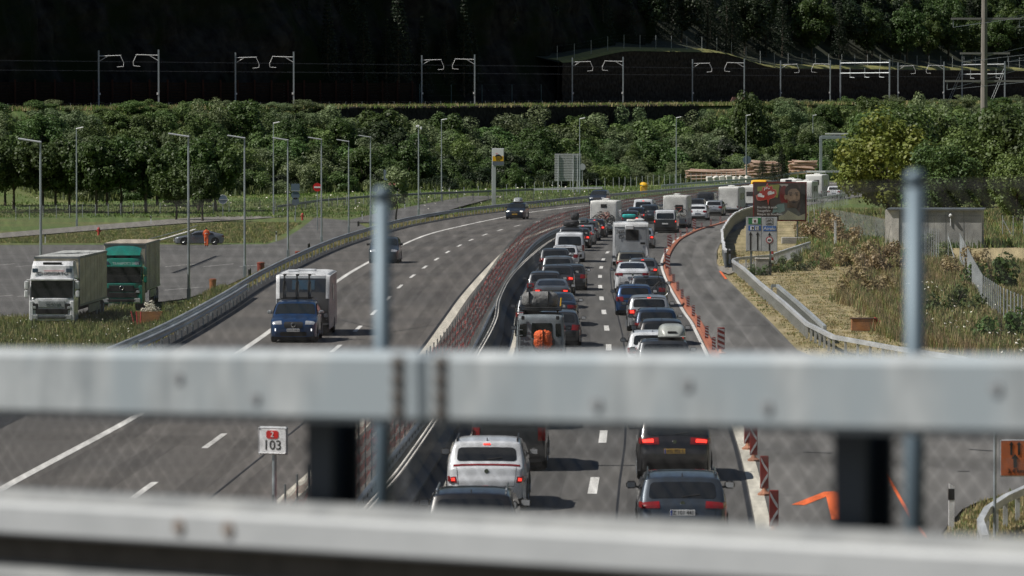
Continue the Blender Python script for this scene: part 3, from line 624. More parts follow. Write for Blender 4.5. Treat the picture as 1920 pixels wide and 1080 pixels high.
tufts('grass', 'rough undergrowth between the shrubs of the railway bank', 16000, lambda R: (lambda p: (p.x, p.y))(trk(R.uniform(-90, 480), R.uniform(-43, -12))), 1.3, [LEAF['leaf_bush'], BG, LEAF['leaf_willow']], 18, 6, .10, .8)
def flowers(label, n, fn, hh, seed, s=.05):
    R = random.Random(seed); mb = MB()
    for _ in range(n):
        q = fn(R)
        if q is None: continue
        x, y = q; z = hgt(x, y) + hh * R.uniform(.7, 1.2); a = rv(R).normalized(); b = a.cross(Vector((0, 0, 1))).normalized() * s * R.uniform(.6, 1.2); c = Vector((0, 0, 1)).cross(b).normalized() * s; o = Vector((x, y, z)); k = len(mb.v)
        c.z += s * .6; mb.v += [o - b - c, o + b - c, o + b + c, o - b + c]; mb.face((k, k + 1, k + 2, k + 3))
    return tag(mb.build('flowers', FLOW), label, None, None, 'stuff')
flowers('small white daisies among the left verge weeds', 650, cond(frm(-40, 400, 170, 280), verge), .45, 31, .03)
flowers('white flowers dotted over the green field', 450, cond(frm(0, 1300, 600, 790), lambda x, y: x < EL(y) - 4 and tw(x, y)[1] < -34), .5, 32, .09)
flowers('small pale flowers on the right bank', 160, cond(frm(1700, 1940, 165, 240), lambda x, y: x > RA(y) + 6), .7, 33, .04)
SM = [(crownmesh('foliage', 140 + i, 1.1, 1.1, .9, 16, 90, .07, LEAF[['leaf_brown', 'leaf_bush', 'leaf_willow'][i]], .6, .5, .4), trunkmesh('stem', .5, .04, i, 4, .4)) for i in range(3)]
for px, py, k, s, lb in [(1535, 452, 0, 1.6, 'dry brown bush right of the billboard post'), (1575, 462, 0, 1.4, 'dry brown bush beside the tall white fence post'), (1605, 500, 0, 1.3, 'rusty brown bush in the tall weeds'), (1500, 508, 2, .75, 'grey green bush behind the mown strip'), (1540, 506, 0, .8, 'faded bush next to the service path'), (1625, 560, 0, 1.2, 'reddish brown bush at the edge of the mown grass'), (1655, 520, 0, 1.4, 'tall brown weed bush left of the blurred fence post'), (1750, 470, 2, 1.3, 'pale flowering bush in front of the concrete building'), (1860, 540, 1, 1.7, 'green bush behind the slanted fence braces'), (1790, 600, 1, 1.2, 'green bush low on the right bank'), (1880, 650, 1, 1.2, 'green bush by the right edge of the bank'), (1810, 520, 0, 1.3, 'brown bush on the right bank between fence lines'), (1460, 512, 1, .8, 'low green clump at the foot of the direction sign'), (1425, 517, 1, .7, 'low green clump under the concrete cabinet')]:
    p = P(px, py, 0); plant('bush', lb, 'bush', (p.x, p.y, hgt(p.x, p.y) - .1), SM[k], (s, s, s))
for i, (px, py, s) in enumerate([(236, 600, .55), (215, 590, .6), (318, 583, .6), (225, 625, .45), (290, 612, .35)]):
    p = P(px, py, LOT * .8); plant('bush', ['daisy bush left of the plywood planter', 'grey green bush right of the white lorry', 'tall weeds right of the plywood planter', 'low green tuft on the left verge', 'low weeds below the plywood planter'][i], 'bush', (p.x, p.y, hgt(p.x, p.y) - .1), SM[2 - i % 2], (s, s, s))
# ---------------------------------------------------------------- guardrails, barrier, safety net
def wsec(z, s=1, d=.0):          # W-beam section, s=+1 bulges to the right
    a = [(0, -.155), (.055, -.13), (.075, -.09), (.03, -.03), (.03, .03), (.075, .09), (.055, .13), (0, .155)]
    return [(s * x + d, z + y) for x, y in a] + [(s * (x - .012) + d, z + y) for x, y in reversed(a)]
def rail(name, label, path, h=.75, side=1, step=2., post=(.1, .06), sec='w', m=GALV, pm_=None, top=.0, gz=0., group=None, hang=0.):
    r = thing(name, label, 'guardrail', path[0], 0, group); o = path[0]; pl = [p - o for p in path]
    b = MB()
    if sec == 'w': b.sweep(pl, wsec(h - .155, side))
    else: b.sweep(pl, [(-.06, h - .16), (.08, h - .16), (.08, h), (-.06, h)])
    b.build('beam', m, r)
    q = resample(pl, step); hh = h - .05; pm = MB().box((0, 0, hh / 2 - .1 - hang / 2), (post[0], post[1], hh + .2 + hang)).mesh('post', pm_ or m)
    for p in q[:98]: link('post', pm, r, p - Vector((0, 0, 0)))
    if len(q) > 98:
        b = MB()
        for p in q[98:]: b.box(p + Vector((0, 0, hh / 2 - .1)), (post[0], post[1], hh + .2))
        tag(b.build('post', pm_ or m, r), kind='stuff')
    return r, q
r, q = rail('guardrail', 'long curved steel guardrail along the outer edge of the left carriageway', EL.path(165, 720, -.75, 0, 4), .78, 1, 2.7, (.06, .05))
r, q = rail('guardrail', 'inner guardrail beam of the doubled section beside the plywood planter', EL.path(172, 236, -.35, 0, 3), .72, 1, 2.7, (.06, .05))
b = MB(); b.sweep([p - q[0] for p in EL.path(178, 226, -.22, 0, 3)], [(-.14, 0), (.14, 0), (.14, .07), (-.14, .07)]); b.build('footing', CONCL, r)
b = MB(); b.sweep([p - q[0] for p in EL.path(178, 228, -.16, 0, 3)], [(-.02, .3), (.02, .3), (.02, .36), (-.02, .36)]); b.build('lower_rail', GALV, r)
rail('guardrail', 'guardrail on the far side of the slip road behind the signs', [Vector((p.x, p.y, lerp(-1.9, 0, i / 5))) for i, p in enumerate([P(520, 396, -1.9), P(600, 388, -1.8), P(690, 383, -1.6), P(800, 377, -1.2), P(1000, 366, -.6), P(1130, 360, 0)])], .75, 1, 3., hang=.8, m=STEELD)
rail('guardrail', 'guardrail curving up to the exit in front of the log piles', [P(1240, 357), P(1340, 348), P(1400, 344), P(1440, 341), P(1480, 333, .6), P(1512, 329, .9), P(1548, 329, 1.), P(1580, 329, 1.)], .8, 1, 3., hang=1)
# guardrail with footings in the median
gp = NET.path(84, 620, .55, 0, 3)
r, q = rail('guardrail', 'median guardrail with closely set posts on a pale footing', gp, .75, 1, 1.33, (.1, .07), m=GALV, pm_=STEELD)
b = MB(); b.sweep([p - gp[0] for p in gp[:70]], [(-.2, 0), (.2, 0), (.2, .06), (-.2, .06)]); b.build('footing', CONCL, r)
# stepped steel/concrete barrier
bp = BAR.path(84, 560, .0, 0, 2.5); r = thing('concrete_barrier', 'low dark barrier with a pale double top edge beside the queueing lane', 'barrier', bp[0])
pl = [p - bp[0] for p in bp]
MB().sweep(pl, [(-.24, 0), (.30, 0), (.30, .12), (.12, .30), (.09, .78), (-.09, .78), (-.12, .30), (-.24, .12)]).build('body', mat('barrier_dark_concrete', (.10, .11, .12), .8, c2=(.14, .15, .16), scale=2), r)
for a in (-.07, .045): MB().sweep(pl, [(a, .78), (a + .035, .78), (a + .035, .83), (a, .83)]).build('top_rail', CONCL, r)
# red and white safety net
netm = mat('net_mesh', (.42, .33, .31), .8); t_ = netm.node_tree; tr_ = t_.nodes.new('ShaderNodeBsdfTransparent'); mx = t_.nodes.new('ShaderNodeMixShader'); mx.inputs[0].default_value = .36
t_.links.new(tr_.outputs[0], mx.inputs[1]); t_.links.new(t_.nodes['Principled BSDF'].outputs[0], mx.inputs[2]); t_.links.new(mx.outputs[0], t_.nodes['Material Output'].inputs[0])
netr = mat('net_red_band', (.50, .085, .07), .75, c2=(.34, .06, .05), scale=3)
t_ = netr.node_tree; tr_ = t_.nodes.new('ShaderNodeBsdfTransparent'); mx = t_.nodes.new('ShaderNodeMixShader'); mx.inputs[0].default_value = .66
t_.links.new(tr_.outputs[0], mx.inputs[1]); t_.links.new(t_.nodes['Principled BSDF'].outputs[0], mx.inputs[2]); t_.links.new(mx.outputs[0], t_.nodes['Material Output'].inputs[0])
np_ = resample(NET.path(78, 640, .1, 0, 1.), .5); o = np_[0]
r = thing('safety_net', 'red and white striped safety net fence running between the carriageways', 'safety net', o)
mb = MB(); rows = []; NZ = 40
for i, p in enumerate(np_):
    d = (np_[min(i + 1, len(np_) - 1)] - np_[max(0, i - 1)]).normalized(); n_ = Vector((d.y, -d.x, 0)); ph = (i % 5) / 5; sag = .10 * sin(pi * ph) + noise.noise(Vector((i * .21, 0, 0))) * .05
    rows.append([p - o + n_ * (noise.noise(Vector((i * .3, j * .3, 7))) * .09) + Vector((0, 0, .28 + (1.86 - sag - .28) * j / NZ + noise.noise(Vector((i * .5, j * .2, 3))) * .02)) for j in range(NZ + 1)])
mb.grid(rows); k = 0
for i in range(len(rows) - 1):
    for j in range(NZ):
        wv = noise.noise(Vector((i * .045, j * .03, 1))) * 2.6 + noise.noise(Vector((i * .4, 0, 5))) * .7
        mb.m[k] = 1 if ((j + wv - 1.) % 8.2) < 4.4 else 0; k += 1
mb.build('net', [netm, netr], r)
pm = MB().tube((0, 0, 0), (0, 0, 2.0), .022, 6).mesh('post', STEELD)
pq = [p for i, p in enumerate(np_) if i % 5 == 0]
for p in pq[:98]: link('post', pm, r, p - o)
b = MB(); [b.tube(p - o, p - o + Vector((0, 0, 2.)), .022) for p in pq[98:]]; tag(b.build('post', STEELD, r), kind='stuff')
# rails on the right
rail('guardrail', 'pale guardrail sweeping along the right side of the ramp', [P(1374, 509), P(1395, 525), P(1427, 556), P(1470, 594), P(1513, 636), P(1563, 663), P(1680, 686), P(1800, 706), P(1960, 745)], .72, -1, 2., sec='b', m=mat('pale_rail', (.55, .57, .58), .5, .2, c2=(.45, .47, .48), scale=3))
rail('guardrail', 'second guardrail beam branching behind the first beside the mown grass', [P(1447, 560), P(1458, 560), P(1493, 592), P(1520, 618), P(1547, 645)], .74, -1, 2., sec='b')
rail('guardrail', 'short guardrail with many posts climbing beside the service path', [P(1374, 509), P(1384, 506), P(1442, 501), P(1480, 487), P(1518, 474)], .78, 1, 1.33, sec='b', m=mat('pale_rail', (.5, .5, .5)))
rail('guardrail', 'guardrail corner in the bottom right beside the orange sign', [P(1846, 1072), P(1843, 1058), P(1837, 1040), P(1850, 1015), P(1885, 990), P(1930, 968), P(2010, 945)], .72, 1, 1.6, sec='b', m=mat('pale_rail', (.5, .5, .5)))
wp = [P(1360, 503), P(1355, 478), P(1354, 458), P(1366, 436), P(1376, 423), P(1392, 414), P(1420, 405)]; wp = resample(wp, 2.); r = thing('barrier_wall', 'dark solid barrier with a jagged white top rail inside the ramp curve', 'barrier', wp[0]); pl = [p - wp[0] for p in wp]
MB().sweep(pl, [(-.04, 0), (.06, 0), (.06, .98), (-.04, .98)]).build('panel', STEELD, r)
MB().sweep([p + Vector((noise.noise(Vector((i * .35, 0, 0))) * .1, 0, 0)) for i, p in enumerate(pl)], [(-.09, .98), (.07, .98), (.07, 1.12), (-.09, 1.12)]).build('top_rail', WHT, r)
rail('guardrail', 'guardrail between the fence and the far queue beside the billboard', RAPATH := [Vector((RA(y) + .6, y, 0)) for y in range(470, 640, 5)], .78, -1, 4., sec='b')
# orange rubber kerb with beacons
kp = RR.path(158, 470, .28, 0, 2); r = thing('orange_kerb', 'orange red rubber kerb strip dividing the queue from the ramp', 'kerb', kp[0])
MB().sweep([p - kp[0] for p in kp], [(-.16, 0), (.2, 0), (.15, .1), (-.1, .1)]).build('base', CORAL, r)
BIG = mat('beacon_face_white', (.42, .42, .43), .4)
def beaconmesh(w_, h_, foot, chev=False):
    f = MB().box((0, 0, foot + h_ / 2), (w_, .04, h_), bev=.012); s = MB(); n = 5
    if chev:
        for z in (.28, .68):
            e = 1 if z < .5 else -1; s.prism([(-w_*.42, h_*(z - .16*e)), (0, h_*(z + .04*e) ), (w_*.42, h_*(z + .2*e)), (w_*.42, h_*(z + .08*e)), (0, h_*(z - .08*e)), (-w_*.42, h_*(z - .28*e))], (0, -.027, foot), (1, 0, 0), (0, 0, 1), .006)
    else:
        for k in range(4):
            z = h_ * (.08 + .24 * k); s.prism([(-w_*.45, z + h_*.13), (w_*.45, z), (w_*.45, z + h_*.11), (-w_*.45, min(h_*.97, z + h_*.24))], (0, -.024, foot), (1, 0, 0), (0, 0, 1), .006)
    b = MB().lathe((0, 0, 0), (0, 0, 1), [(w_*.8, 0), (w_*.8, .05), (w_*.4, .1), (w_*.25, foot), (w_*.25, foot + .02)], 10)
    return f.mesh('panel', mat('beacon_red', (.21, .025, .02), .45)), s.mesh('stripes', BIG), b.mesh('foot', mat('beacon_foot', (.42, .19, .11), .8, c2=(.3, .14, .09), scale=6))
BM = {'small': beaconmesh(.15, .5, .1), 'mid': beaconmesh(.2, .78, .16, True), 'big': beaconmesh(.28, .85, .18)}
bl = [('mid', 1402, 843), ('mid', 1413, 865), ('mid', 1433, 929), ('mid', 1451, 1001), ('big', 1352, 664),
      ('small', 1338, 661), ('small', 1325, 639), ('small', 1310, 618), ('small', 1300, 597), ('small', 1290, 579), ('small', 1279, 564), ('small', 1271, 549), ('small', 1263, 534), ('small', 1256, 520), ('big', 1252, 509), ('small', 1249, 494), ('small', 1247.5, 482), ('big', 1255, 467), ('small', 1259, 460), ('small', 1267, 452), ('small', 1276, 446), ('small', 1288, 440), ('big', 1302, 433), ('small', 1316, 430), ('small', 1333, 424), ('small', 1351, 418), ('big', 1390, 409), ('small', 1370, 412)]
onm = ['first', 'second', 'third', 'fourth', 'fifth', 'sixth', 'seventh', 'eighth', 'ninth', 'tenth', 'eleventh', 'twelfth', 'thirteenth', 'fourteenth', 'fifteenth', 'sixteenth', 'seventeenth', 'eighteenth', 'nineteenth', 'twentieth', 'twenty-first', 'twenty-second', 'twenty-third', 'twenty-fourth', 'twenty-fifth']
cs = cb = cm = 0
for kd, px, py in bl:
    if kd == 'small': lb = f'small red and white kerb beacon, {onm[cs]} counted from the camera end of the kerb'; cs += 1
    elif kd == 'mid': lb = f'red beacon with pale chevrons on an orange foot, ' + ['topmost under the railing beam', 'second, just below the topmost', 'whole one standing on the white line', 'lowest one cut by the lower rail'][cm]; cm += 1
    else: lb = 'large striped beacon ' + ['half hidden at the start of the small kerb beacons', 'next to the car with the round dark mirror at the kerb bend', 'beside the rear of the white motorhome row', 'in the queue gap right of the two tone van', 'at the far tip of the kerb before the barrier'][cb]; cb += 1
    p = P(px, py, 0); r = thing('beacon', lb, 'beacon', p, 0, 'traffic beacons along the kerb'); a, s_, f_ = BM[kd]
    link('panel', a, r); link('stripes', s_, r); link('foot', f_, r)
# ---------------------------------------------------------------- street lamps
def lamp(px, py, top, zg, kind, lab):
    p = P(px, py, zg); q = AT(px, top, p.y); h = q.z - p.z; r = thing('street_lamp', lab, 'street lamp', p, 0, 'street lamps on both sides of the motorway')
    MB().tube((0, 0, -.2), (0, 0, h), .10, 10, .055).build('pole', POLE, r)
    b = MB(); s = .95 if kind == 'L' else .62
    if kind == 'L': b.box((-.6, 0, h + .02), (1.35, .32, .1), M=Matrix.Rotation(radians(9), 3, 'Y'), bev=.03)
    elif kind == 'B': b.box((-.1, 0, h - .1), (.35, .3, .25), bev=.04); b.box((.28, -.1, h - .3), (.18, .25, .3), bev=.04)
    else: b.box((.38, 0, h), (.85, .3, .13), M=Matrix.Rotation(radians(-12), 3, 'Y'), bev=.04)
    b.build('lamp_head', SIGNW if kind != 'L' else SIGNG, r); MB().box((0, 0, .45), (.24, .24, .9), bev=.02).build('base', POLE, r)
for px, py, top, zg, k, l in [(77, 601, 264, LOT, 'L', 'tall lamp standing in front of the white lorry cab'), (144, 425, 240, LOT, 'R', 'lamp rising from the trees at the left of the row'), (354, 567, 254, LOT, 'L', 'lamp on the verge right of the green lorry'), (459, 520, 257, LOT, 'L', 'lamp between verge lamp and red post, near the guardrail'), (513, 400, 230, -1.9, 'R', 'thin lamp far behind the slip road left of the no entry sign'), (540, 488, 261, LOT, 'L', 'lamp just left of the no entry sign'), (603, 460, 260, LOT, 'L', 'lamp directly beside the no entry sign'), (654, 440, 264, LOT, 'L', 'lamp right of the no entry sign before the young tree'), (695, 428, 256, LOT + .4, 'L', 'lamp next to the blurred fence post and the sign back'), (785, 407, 235, -.6, 'B', 'lamp mast with a box and small floodlight'), (828, 375, 224, -1.2, 'R', 'lamp halfway between floodlight mast and filling station sign'), (1087, 360, 222, -.3, 'R', 'lamp standing behind the large board seen from its back'), (1268, 350, 220, 0, 'R', 'lone lamp left of the log piles'), (1399, 338, 216, 0, 'R', 'lamp with a round sign back in front of the logs'), (1524, 325, 216, 0, 'R', 'lamp beside the steel gantry')]:
    lamp(px, py, top, zg, k, 'grey ' + l)
# ---------------------------------------------------------------- signs
def post(r, x, h, w_=.09, m=POLE, name='post', y=.05): return MB().box((x, y, h / 2 - .1), (w_, w_, h + .2)).build(name, m, r)
def disc(r, name, z, rad, m, y=0, th=.03, x=0): return MB().lathe((x, y, z), (0, -1, 0), [(rad, 0), (rad, th)], 28).build(name, m, r)
FR = (pi / 2, 0, 0)
# kilometre sign in the median
p = P(513, 1103, 0); p = Vector((-4.72, 90.5, 0)); r = thing('kilometre_sign', 'white sign with a red route number shield over the number 103', 'sign', p, radians(-20))
MB().tube((0, .06, 0), (0, .06, 2.3), .045, 10).build('post', POLE, r)
MB().box((0, .0, 2.48), (.64, .06, .56), bev=.03).build('panel', SIGNG, r); MB().box((-.005, -.034, 2.48), (.58, .012, .5), bev=.02).build('face', mat('km_face', (.82, .83, .85), .4), r)
MB().prism([(-.13, -.05), (-.10, -.08), (.10, -.08), (.13, -.05), (.13, .05), (.10, .08), (-.10, .08), (-.13, .05)], (0, -.042, 2.6), (1, 0, 0), (0, 0, 1), .006).build('shield', REDW, r)
text('2', .15, (0, -.052, 2.6), FR, WHT, r); text('103', .27, (0, -.044, 2.385), FR, BLACK, r)
# direction sign
p = P(1428, 517, 0); r = thing('direction_sign', 'grey framed lane sign with blue Airolo panel and black arrows on two posts', 'sign', p, radians(-3))
for x in (-.62, .52): post(r, x, 3.4, .13, STEELD)
MB().box((-.6, .06, 1.), (.06, .06, 2.)).build('brace', STEELD, r)
tl = r
MB().box((0, 0, 2.48), (1.86, .07, 2.06), bev=.03).build('panel', STEELD, r); MB().box((-.47, -.045, 2.48), (.9, .02, 2.), bev=.01).build('face', SIGNG, r); MB().box((.46, -.045, 2.46), (.9, .02, 2.), bev=.01).build('face', SIGNG, r)
MB().box((-.42, -.06, 3.25), (.74, .012, .38)).build('green_panel', GREENS, r); MB().box((-.40, -.068, 3.25), (.32, .012, .3)).build('pictogram', SIGNW, r); MB().box((-.40, -.076, 3.24), (.13, .01, .15)).build('pictogram', mat('sign_pic', (.12, .05, .06), .5), r)
MB().box((-.42, -.06, 2.83), (.74, .012, .30)).build('blue_panel', BLUES, r)
for x in (-.56, -.27): MB().box((x, -.068, 2.83), (.22, .01, .23)).build('pictogram', SIGNW, r)
b = MB(); b.box((-.57, -.075, 2.83), (.05, .008, .17)); b.box((-.53, -.075, 2.87), (.1, .008, .05)); b.box((-.5, -.075, 2.82), (.04, .008, .1)); b.build('pictogram', BLACK, r)
b = MB(); [b.box((-.27 + dx, -.075, 2.83 + dz), (.05, .008, .05), M=Matrix.Rotation(.78, 3, 'Y')) for dx in (-.05, .05) for dz in (-.05, .05)]; b.build('pictogram', BLACK, r)
MB().box((.47, -.06, 2.80), (.76, .012, .30)).build('blue_panel', BLUES, r); text('Airolo', .27, (.47, -.07, 2.80), FR, WHT, r)
b = MB(); b.box((.46, -.06, 3.23), (.42, .012, .40)); b.build('pictogram_frame', BLACK, r); MB().box((.46, -.068, 3.23), (.37, .01, .35)).build('pictogram', SIGNG, r)
b = MB()
for x0, x1, z0, z1 in ((-.15, -.06, -.05, .08), (-.06, -.01, .08, -.03), (-.01, .05, -.03, .1), (.05, .14, .1, -.05)): b.tube((.46 + x0, -.075, 3.26 + z0), (.46 + x1, -.075, 3.26 + z1), .014)
b.box((.46, -.075, 3.11), (.26, .01, .04)); b.build('pictogram', BLACK, r)
for x in (-.66, -.24): b = MB(); b.box((x, -.06, 2.0), (.085, .01, .95)); b.prism([(-.11, 2.4), (0, 2.62), (.11, 2.4), (0, 2.46)], (x, -.065, 0), (1, 0, 0), (0, 0, 1), .008); b.build('arrow', BLACK, r)
b = MB(); b.box((.46, -.058, 1.8), (.085, .01, .6)); b.box((.46, -.058, 2.42), (.05, .01, .2)); b.prism([(-.1, 2.38), (0, 2.58), (.1, 2.38), (0, 2.43)], (.46, -.065, 0), (1, 0, 0), (0, 0, 1), .008); b.build('arrow', BLACK, r)
disc(r, 'prohibition_ring', 2.12, .21, mat('sign_ring', (.40, .05, .06), .5), -.058, .01, .46); disc(r, 'prohibition_disc', 2.12, .155, SIGNW, -.07, .008, .46)
b = MB(); b.box((.47, -.082, 2.13), (.17, .008, .07)); b.box((.39, -.082, 2.11), (.06, .008, .05)); [b.lathe((x, -.08, 2.09), (0, -1, 0), [(.02, 0), (.02, .01)], 8) for x in (.41, .51)]; b.build('lorry_symbol', BLACK, r)
p = P(1427, 516, 0); p.y -= 1.; r = thing('cabinet', 'pale concrete cabinet between the posts of the direction sign', 'cabinet', p); MB().box((.0, 0, .5), (.78, .5, 1.), bev=.02).build('body', CONC, r); MB().box((.0, 0, 1.03), (.84, .56, .07), bev=.02).build('lid', CONCL, r); MB().box((0, -.26, .3), (.74, .02, .02)).build('seam', STEELD, r)
# billboard
p = P(1462, 455, 0); r = thing('billboard', 'large dark red billboard warning of traffic jam risk with a man in a car', 'billboard', p, radians(-4)); BS = 4.02
for x in (-1.35, 1.35): MB().tube((x, .1, -.1), (x, .1, 4.5), .06, 8).build('post', STEELD, r)
MB().box((0, .06, 3.16), (4.12, .09, 3.02)).build('frame', mat('billboard_red', (.16, .012, .012), .5), r)
MB().box((0, .008, 3.17), (3.94, .012, 2.86)).build('poster', mat('poster_dark', (.035, .022, .02), .5, c2=(.06, .04, .035), scale=.9), r)
def pp(name, pts, m, y): return MB().prism(pts, (-1.97, y, 1.74), (1, 0, 0), (0, 0, 1), .004).build(name, m, r)
def ell(cx, cz, rx, rz, n=22, a0=0, a1=2 * pi): return [(cx + rx * cos(lerp(a0, a1, i / n)), cz + rz * sin(lerp(a0, a1, i / n))) for i in range(n)]
pm_ = lambda n, c: mat(n, c, .5)
pp('picture_window', [(.25, 2.2), (1.9, 2.45), (1.9, 2.75), (.25, 2.55)], pm_('poster_olive', (.20, .22, .05)), -.002); pp('picture_window', [(1.0, 1.9), (1.8, 1.7), (1.95, 2.7), (1.2, 2.72)], pm_('poster_olive', (.2, .22, .05)), -.0065)
pp('picture_seat', ell(2.3, 1.9, .35, .75), pm_('poster_seat', (.13, .015, .015)), -.008)
pp('picture_trees', [(2.2, 2.5), (2.6, 2.6), (2.6, 2.75), (1.9, 2.75)], pm_('poster_grey', (.30, .29, .27)), -.0075)
pp('picture_body', [(1.4, .72), (1.75, 1.2), (2.3, 1.35), (2.75, 1.25), (3.2, .9), (3.55, .5), (3.6, .02), (1.9, .02), (1.75, .5)], pm_('poster_jacket', (.07, .075, .07)), -.012)
pp('picture_sleeve', [(1.38, .5), (1.5, .95), (1.85, 1.22), (2.3, 1.25), (2.35, .7), (2.0, .55), (1.7, .62)], pm_('poster_shirt', (.12, .19, .185)), -.016)
pp('picture_neck', [(2.5, .95), (3.3, .95), (3.35, 1.6), (2.6, 1.6)], pm_('poster_skin_shade', (.075, .05, .035)), -.02)
pp('picture_face', ell(3.02, 1.85, .5, .82), pm_('poster_skin', (.21, .145, .10)), -.024); pp('picture_ear', ell(2.42, 1.78, .12, .22), pm_('poster_skin', (.2, .1, .1)), -.02)
pp('picture_hair', [(2.38, 1.95), (2.34, 2.3), (2.5, 2.6), (2.9, 2.76), (3.3, 2.68), (3.52, 2.35), (3.5, 2.15), (3.2, 2.42), (2.8, 2.4), (2.6, 2.2), (2.55, 1.9)], pm_('poster_hair', (.02, .014, .01)), -.028)
pp('picture_beard', [(2.58, 1.6), (2.75, 1.45), (3.0, 1.52), (3.3, 1.45), (3.46, 1.6), (3.35, 1.15), (3.02, .98), (2.7, 1.12)], pm_('poster_beard', (.06, .04, .03)), -.028)
pp('picture_mouth', ell(3.05, 1.36, .17, .07), pm_('poster_mouth', (.012, .008, .008)), -.032); pp('picture_nose', [(2.98, 1.6), (3.1, 1.55), (3.24, 1.6), (3.14, 1.95), (3.06, 1.95)], pm_('poster_skin_light', (.27, .19, .13)), -.03)
for x in (2.8, 3.25): pp('picture_eye', ell(x, 1.93, .09, .045), pm_('poster_mouth', (.02, .01, .01)), -.03); pp('picture_brow', [(x - .13, 2.04), (x + .13, 2.06), (x + .1, 2.12), (x - .1, 2.11)], pm_('poster_hair', (.02, .01, .01)), -.03)
pp('picture_window_glass', [(3.45, .3), (3.9, .6), (3.9, 2.7), (3.55, 2.7), (3.55, 1.2)], pm_('poster_pillar', (.02, .02, .02)), -.009)
pp('picture_foreground', [(1.9, .02), (3.9, .02), (3.9, .5), (3.4, .3), (2.6, .75), (2.3, .42), (1.9, .3)], pm_('poster_khaki', (.22, .22, .16)), -.034)
em = [(.28, 1.55), (.18, 1.9), (.42, 2.0), (.5, 2.25), (.62, 2.2), (.68, 2.5), (.85, 2.45), (1.0, 2.78), (1.14, 2.5), (1.35, 2.6), (1.4, 2.35), (1.62, 2.3), (1.68, 2.0), (1.48, 1.72), (1.15, 1.62), (1.08, 1.2), (.98, 1.62), (.55, 1.5)]
cc = [(a - .95, b_ - 2.0) for a, b_ in em]; pp('emblem_border', [(a * 1.09 + .95, b_ * 1.09 + 2.) for a, b_ in cc], pm_('emblem_pink', (.55, .18, .15)), -.012); pp('emblem', em, pm_('emblem_red', (.40, .03, .02)), -.017)
for cx, cz, rt_ in ((.52, 1.88, -.15), (1.28, 2.08, .25)):
    q = [(-.25, -.12), (.25, -.12), (.27, .04), (.1, .06), (.05, .16), (-.15, .16), (-.25, .05)]; pp('emblem_car', [(cx + a * cos(rt_) - b_ * sin(rt_), cz + a * sin(rt_) + b_ * cos(rt_)) for a, b_ in q], SIGNW, -.022)
b = MB(); z_ = [(.78, 2.25), (.84, 2.5), (.92, 2.36), (1.0, 2.56), (1.08, 2.38), (1.2, 2.42)]
for a, c in zip(z_, z_[1:]): b.tube((a[0] - 1.97, -.02, a[1] + 1.74), (c[0] - 1.97, -.02, c[1] + 1.74), .02)
b.build('emblem_letter', WHT, r)
for i, s in enumerate(('Rischio di coda', 'Staugefahr', 'Risque de bouchon')): text(s, .25, (-1.74, -.042, 1.74 + .98 - i * .265), FR, mat('poster_white', (.6, .6, .6), .5), r, ax='LEFT', sx=1.0)
r2 = thing('concrete_footing', 'low concrete block under the billboard post', 'footing', P(1490, 457, 0)); MB().box((0, 0, .25), (2., .8, .5), bev=.03).build('block', CONC, r2)
# filling station pylon sign
p = P(926, 385, -.3); r = thing('filling_station_sign', 'yellow and white filling station sign on a tall grey post', 'sign', p); s_ = F / p.y; hh = AT(926, 279, p.y).z - p.z
MB().box((0, .1, (hh - 2) / 2), (.5, .4, hh - 2), bev=.03).build('post', SIGNG, r)
MB().box((.5, .1, hh - 1.0), (1.45, .35, 2.1), bev=.04).build('cabinet', SIGNG, r); MB().box((.5, -.1, hh - .72), (1.3, .04, 1.42)).build('upper_panel', SIGNW, r)
MB().box((.5, -.125, hh - 1.17), (1.3, .03, .6)).build('yellow_panel', PYEL, r); MB().box((.5, -.12, hh - 1.75), (1.3, .04, .42)).build('price_display', mat('price_grey', (.12, .14, .18), .4), r)
b = MB(); b.prism([(-.36, .12), (-.2, .32), (.1, .34), (.38, .18), (.5, -.02), (.42, -.06), (.3, .08), (.1, .12), (-.1, .1), (-.3, .02)], (.5, -.145, hh - 1.0), (1, 0, 0), (0, 0, 1), .02)
for x in (-.24, -.12, .0, .12, .26, .38): b.box((.5 + x, -.15, hh - 1.12), (.045, .02, .24))
b.build('dog_emblem', BLACK, r); MB().prism([(-.1, .0), (.25, .04), (.1, .1)], (.25, -.15, hh - .62), (1, 0, 0), (0, 0, 1), .02).build('flame_emblem', REDW, r)
text('eni', .42, (.5, -.15, hh - 1.32), FR, BLACK, r)
# big board seen from the back
p = P(1065, 360, -.4); r = thing('board_back', 'large slatted sign board seen from its back on lattice supports', 'sign', p); s_ = F / p.y; W_ = 50 / s_; h1 = AT(1065, 288, p.y).z - p.z; h0 = AT(1065, 340, p.y).z - p.z
n = 11
for k in range(n): MB().box((0, 0, h0 + (k + .5) * (h1 - h0) / n), (W_, .12, (h1 - h0) / n * .78), bev=.02).build('slat', mat('board_aluminium', (.42, .43, .44), .45, .3), r)
MB().box((0, .04, (h0 + h1) / 2), (W_ * .98, .03, (h1 - h0) * .98)).build('back_sheet', STEELD, r)
for x in (-.36, .2, .36): b = MB(); b.tube((x * W_, -.15, 0), (x * W_, -.15, h1 - .1), .07); b.tube((x * W_, -.15, h1 * .6), (x * W_ - .1, -.9, 0), .05); b.build('support', GALV, r)
def smallsign(name, label, px, py, zg, ztop, builder):
    p = P(px, py, zg); h = AT(px, ztop, p.y).z - p.z; r = thing(name, label, 'sign', p); MB().tube((0, .05, 0), (0, .05, h), .05, 8).build('post', POLE, r); builder(r, h, F / p.y); return r
def b1(r, h, s): disc(r, 'disc', h - 8 / s, 8 / s, REDW); MB().box((0, -.045, h - 8 / s), (12 / s, .02, 3 / s)).build('bar', WHT, r)
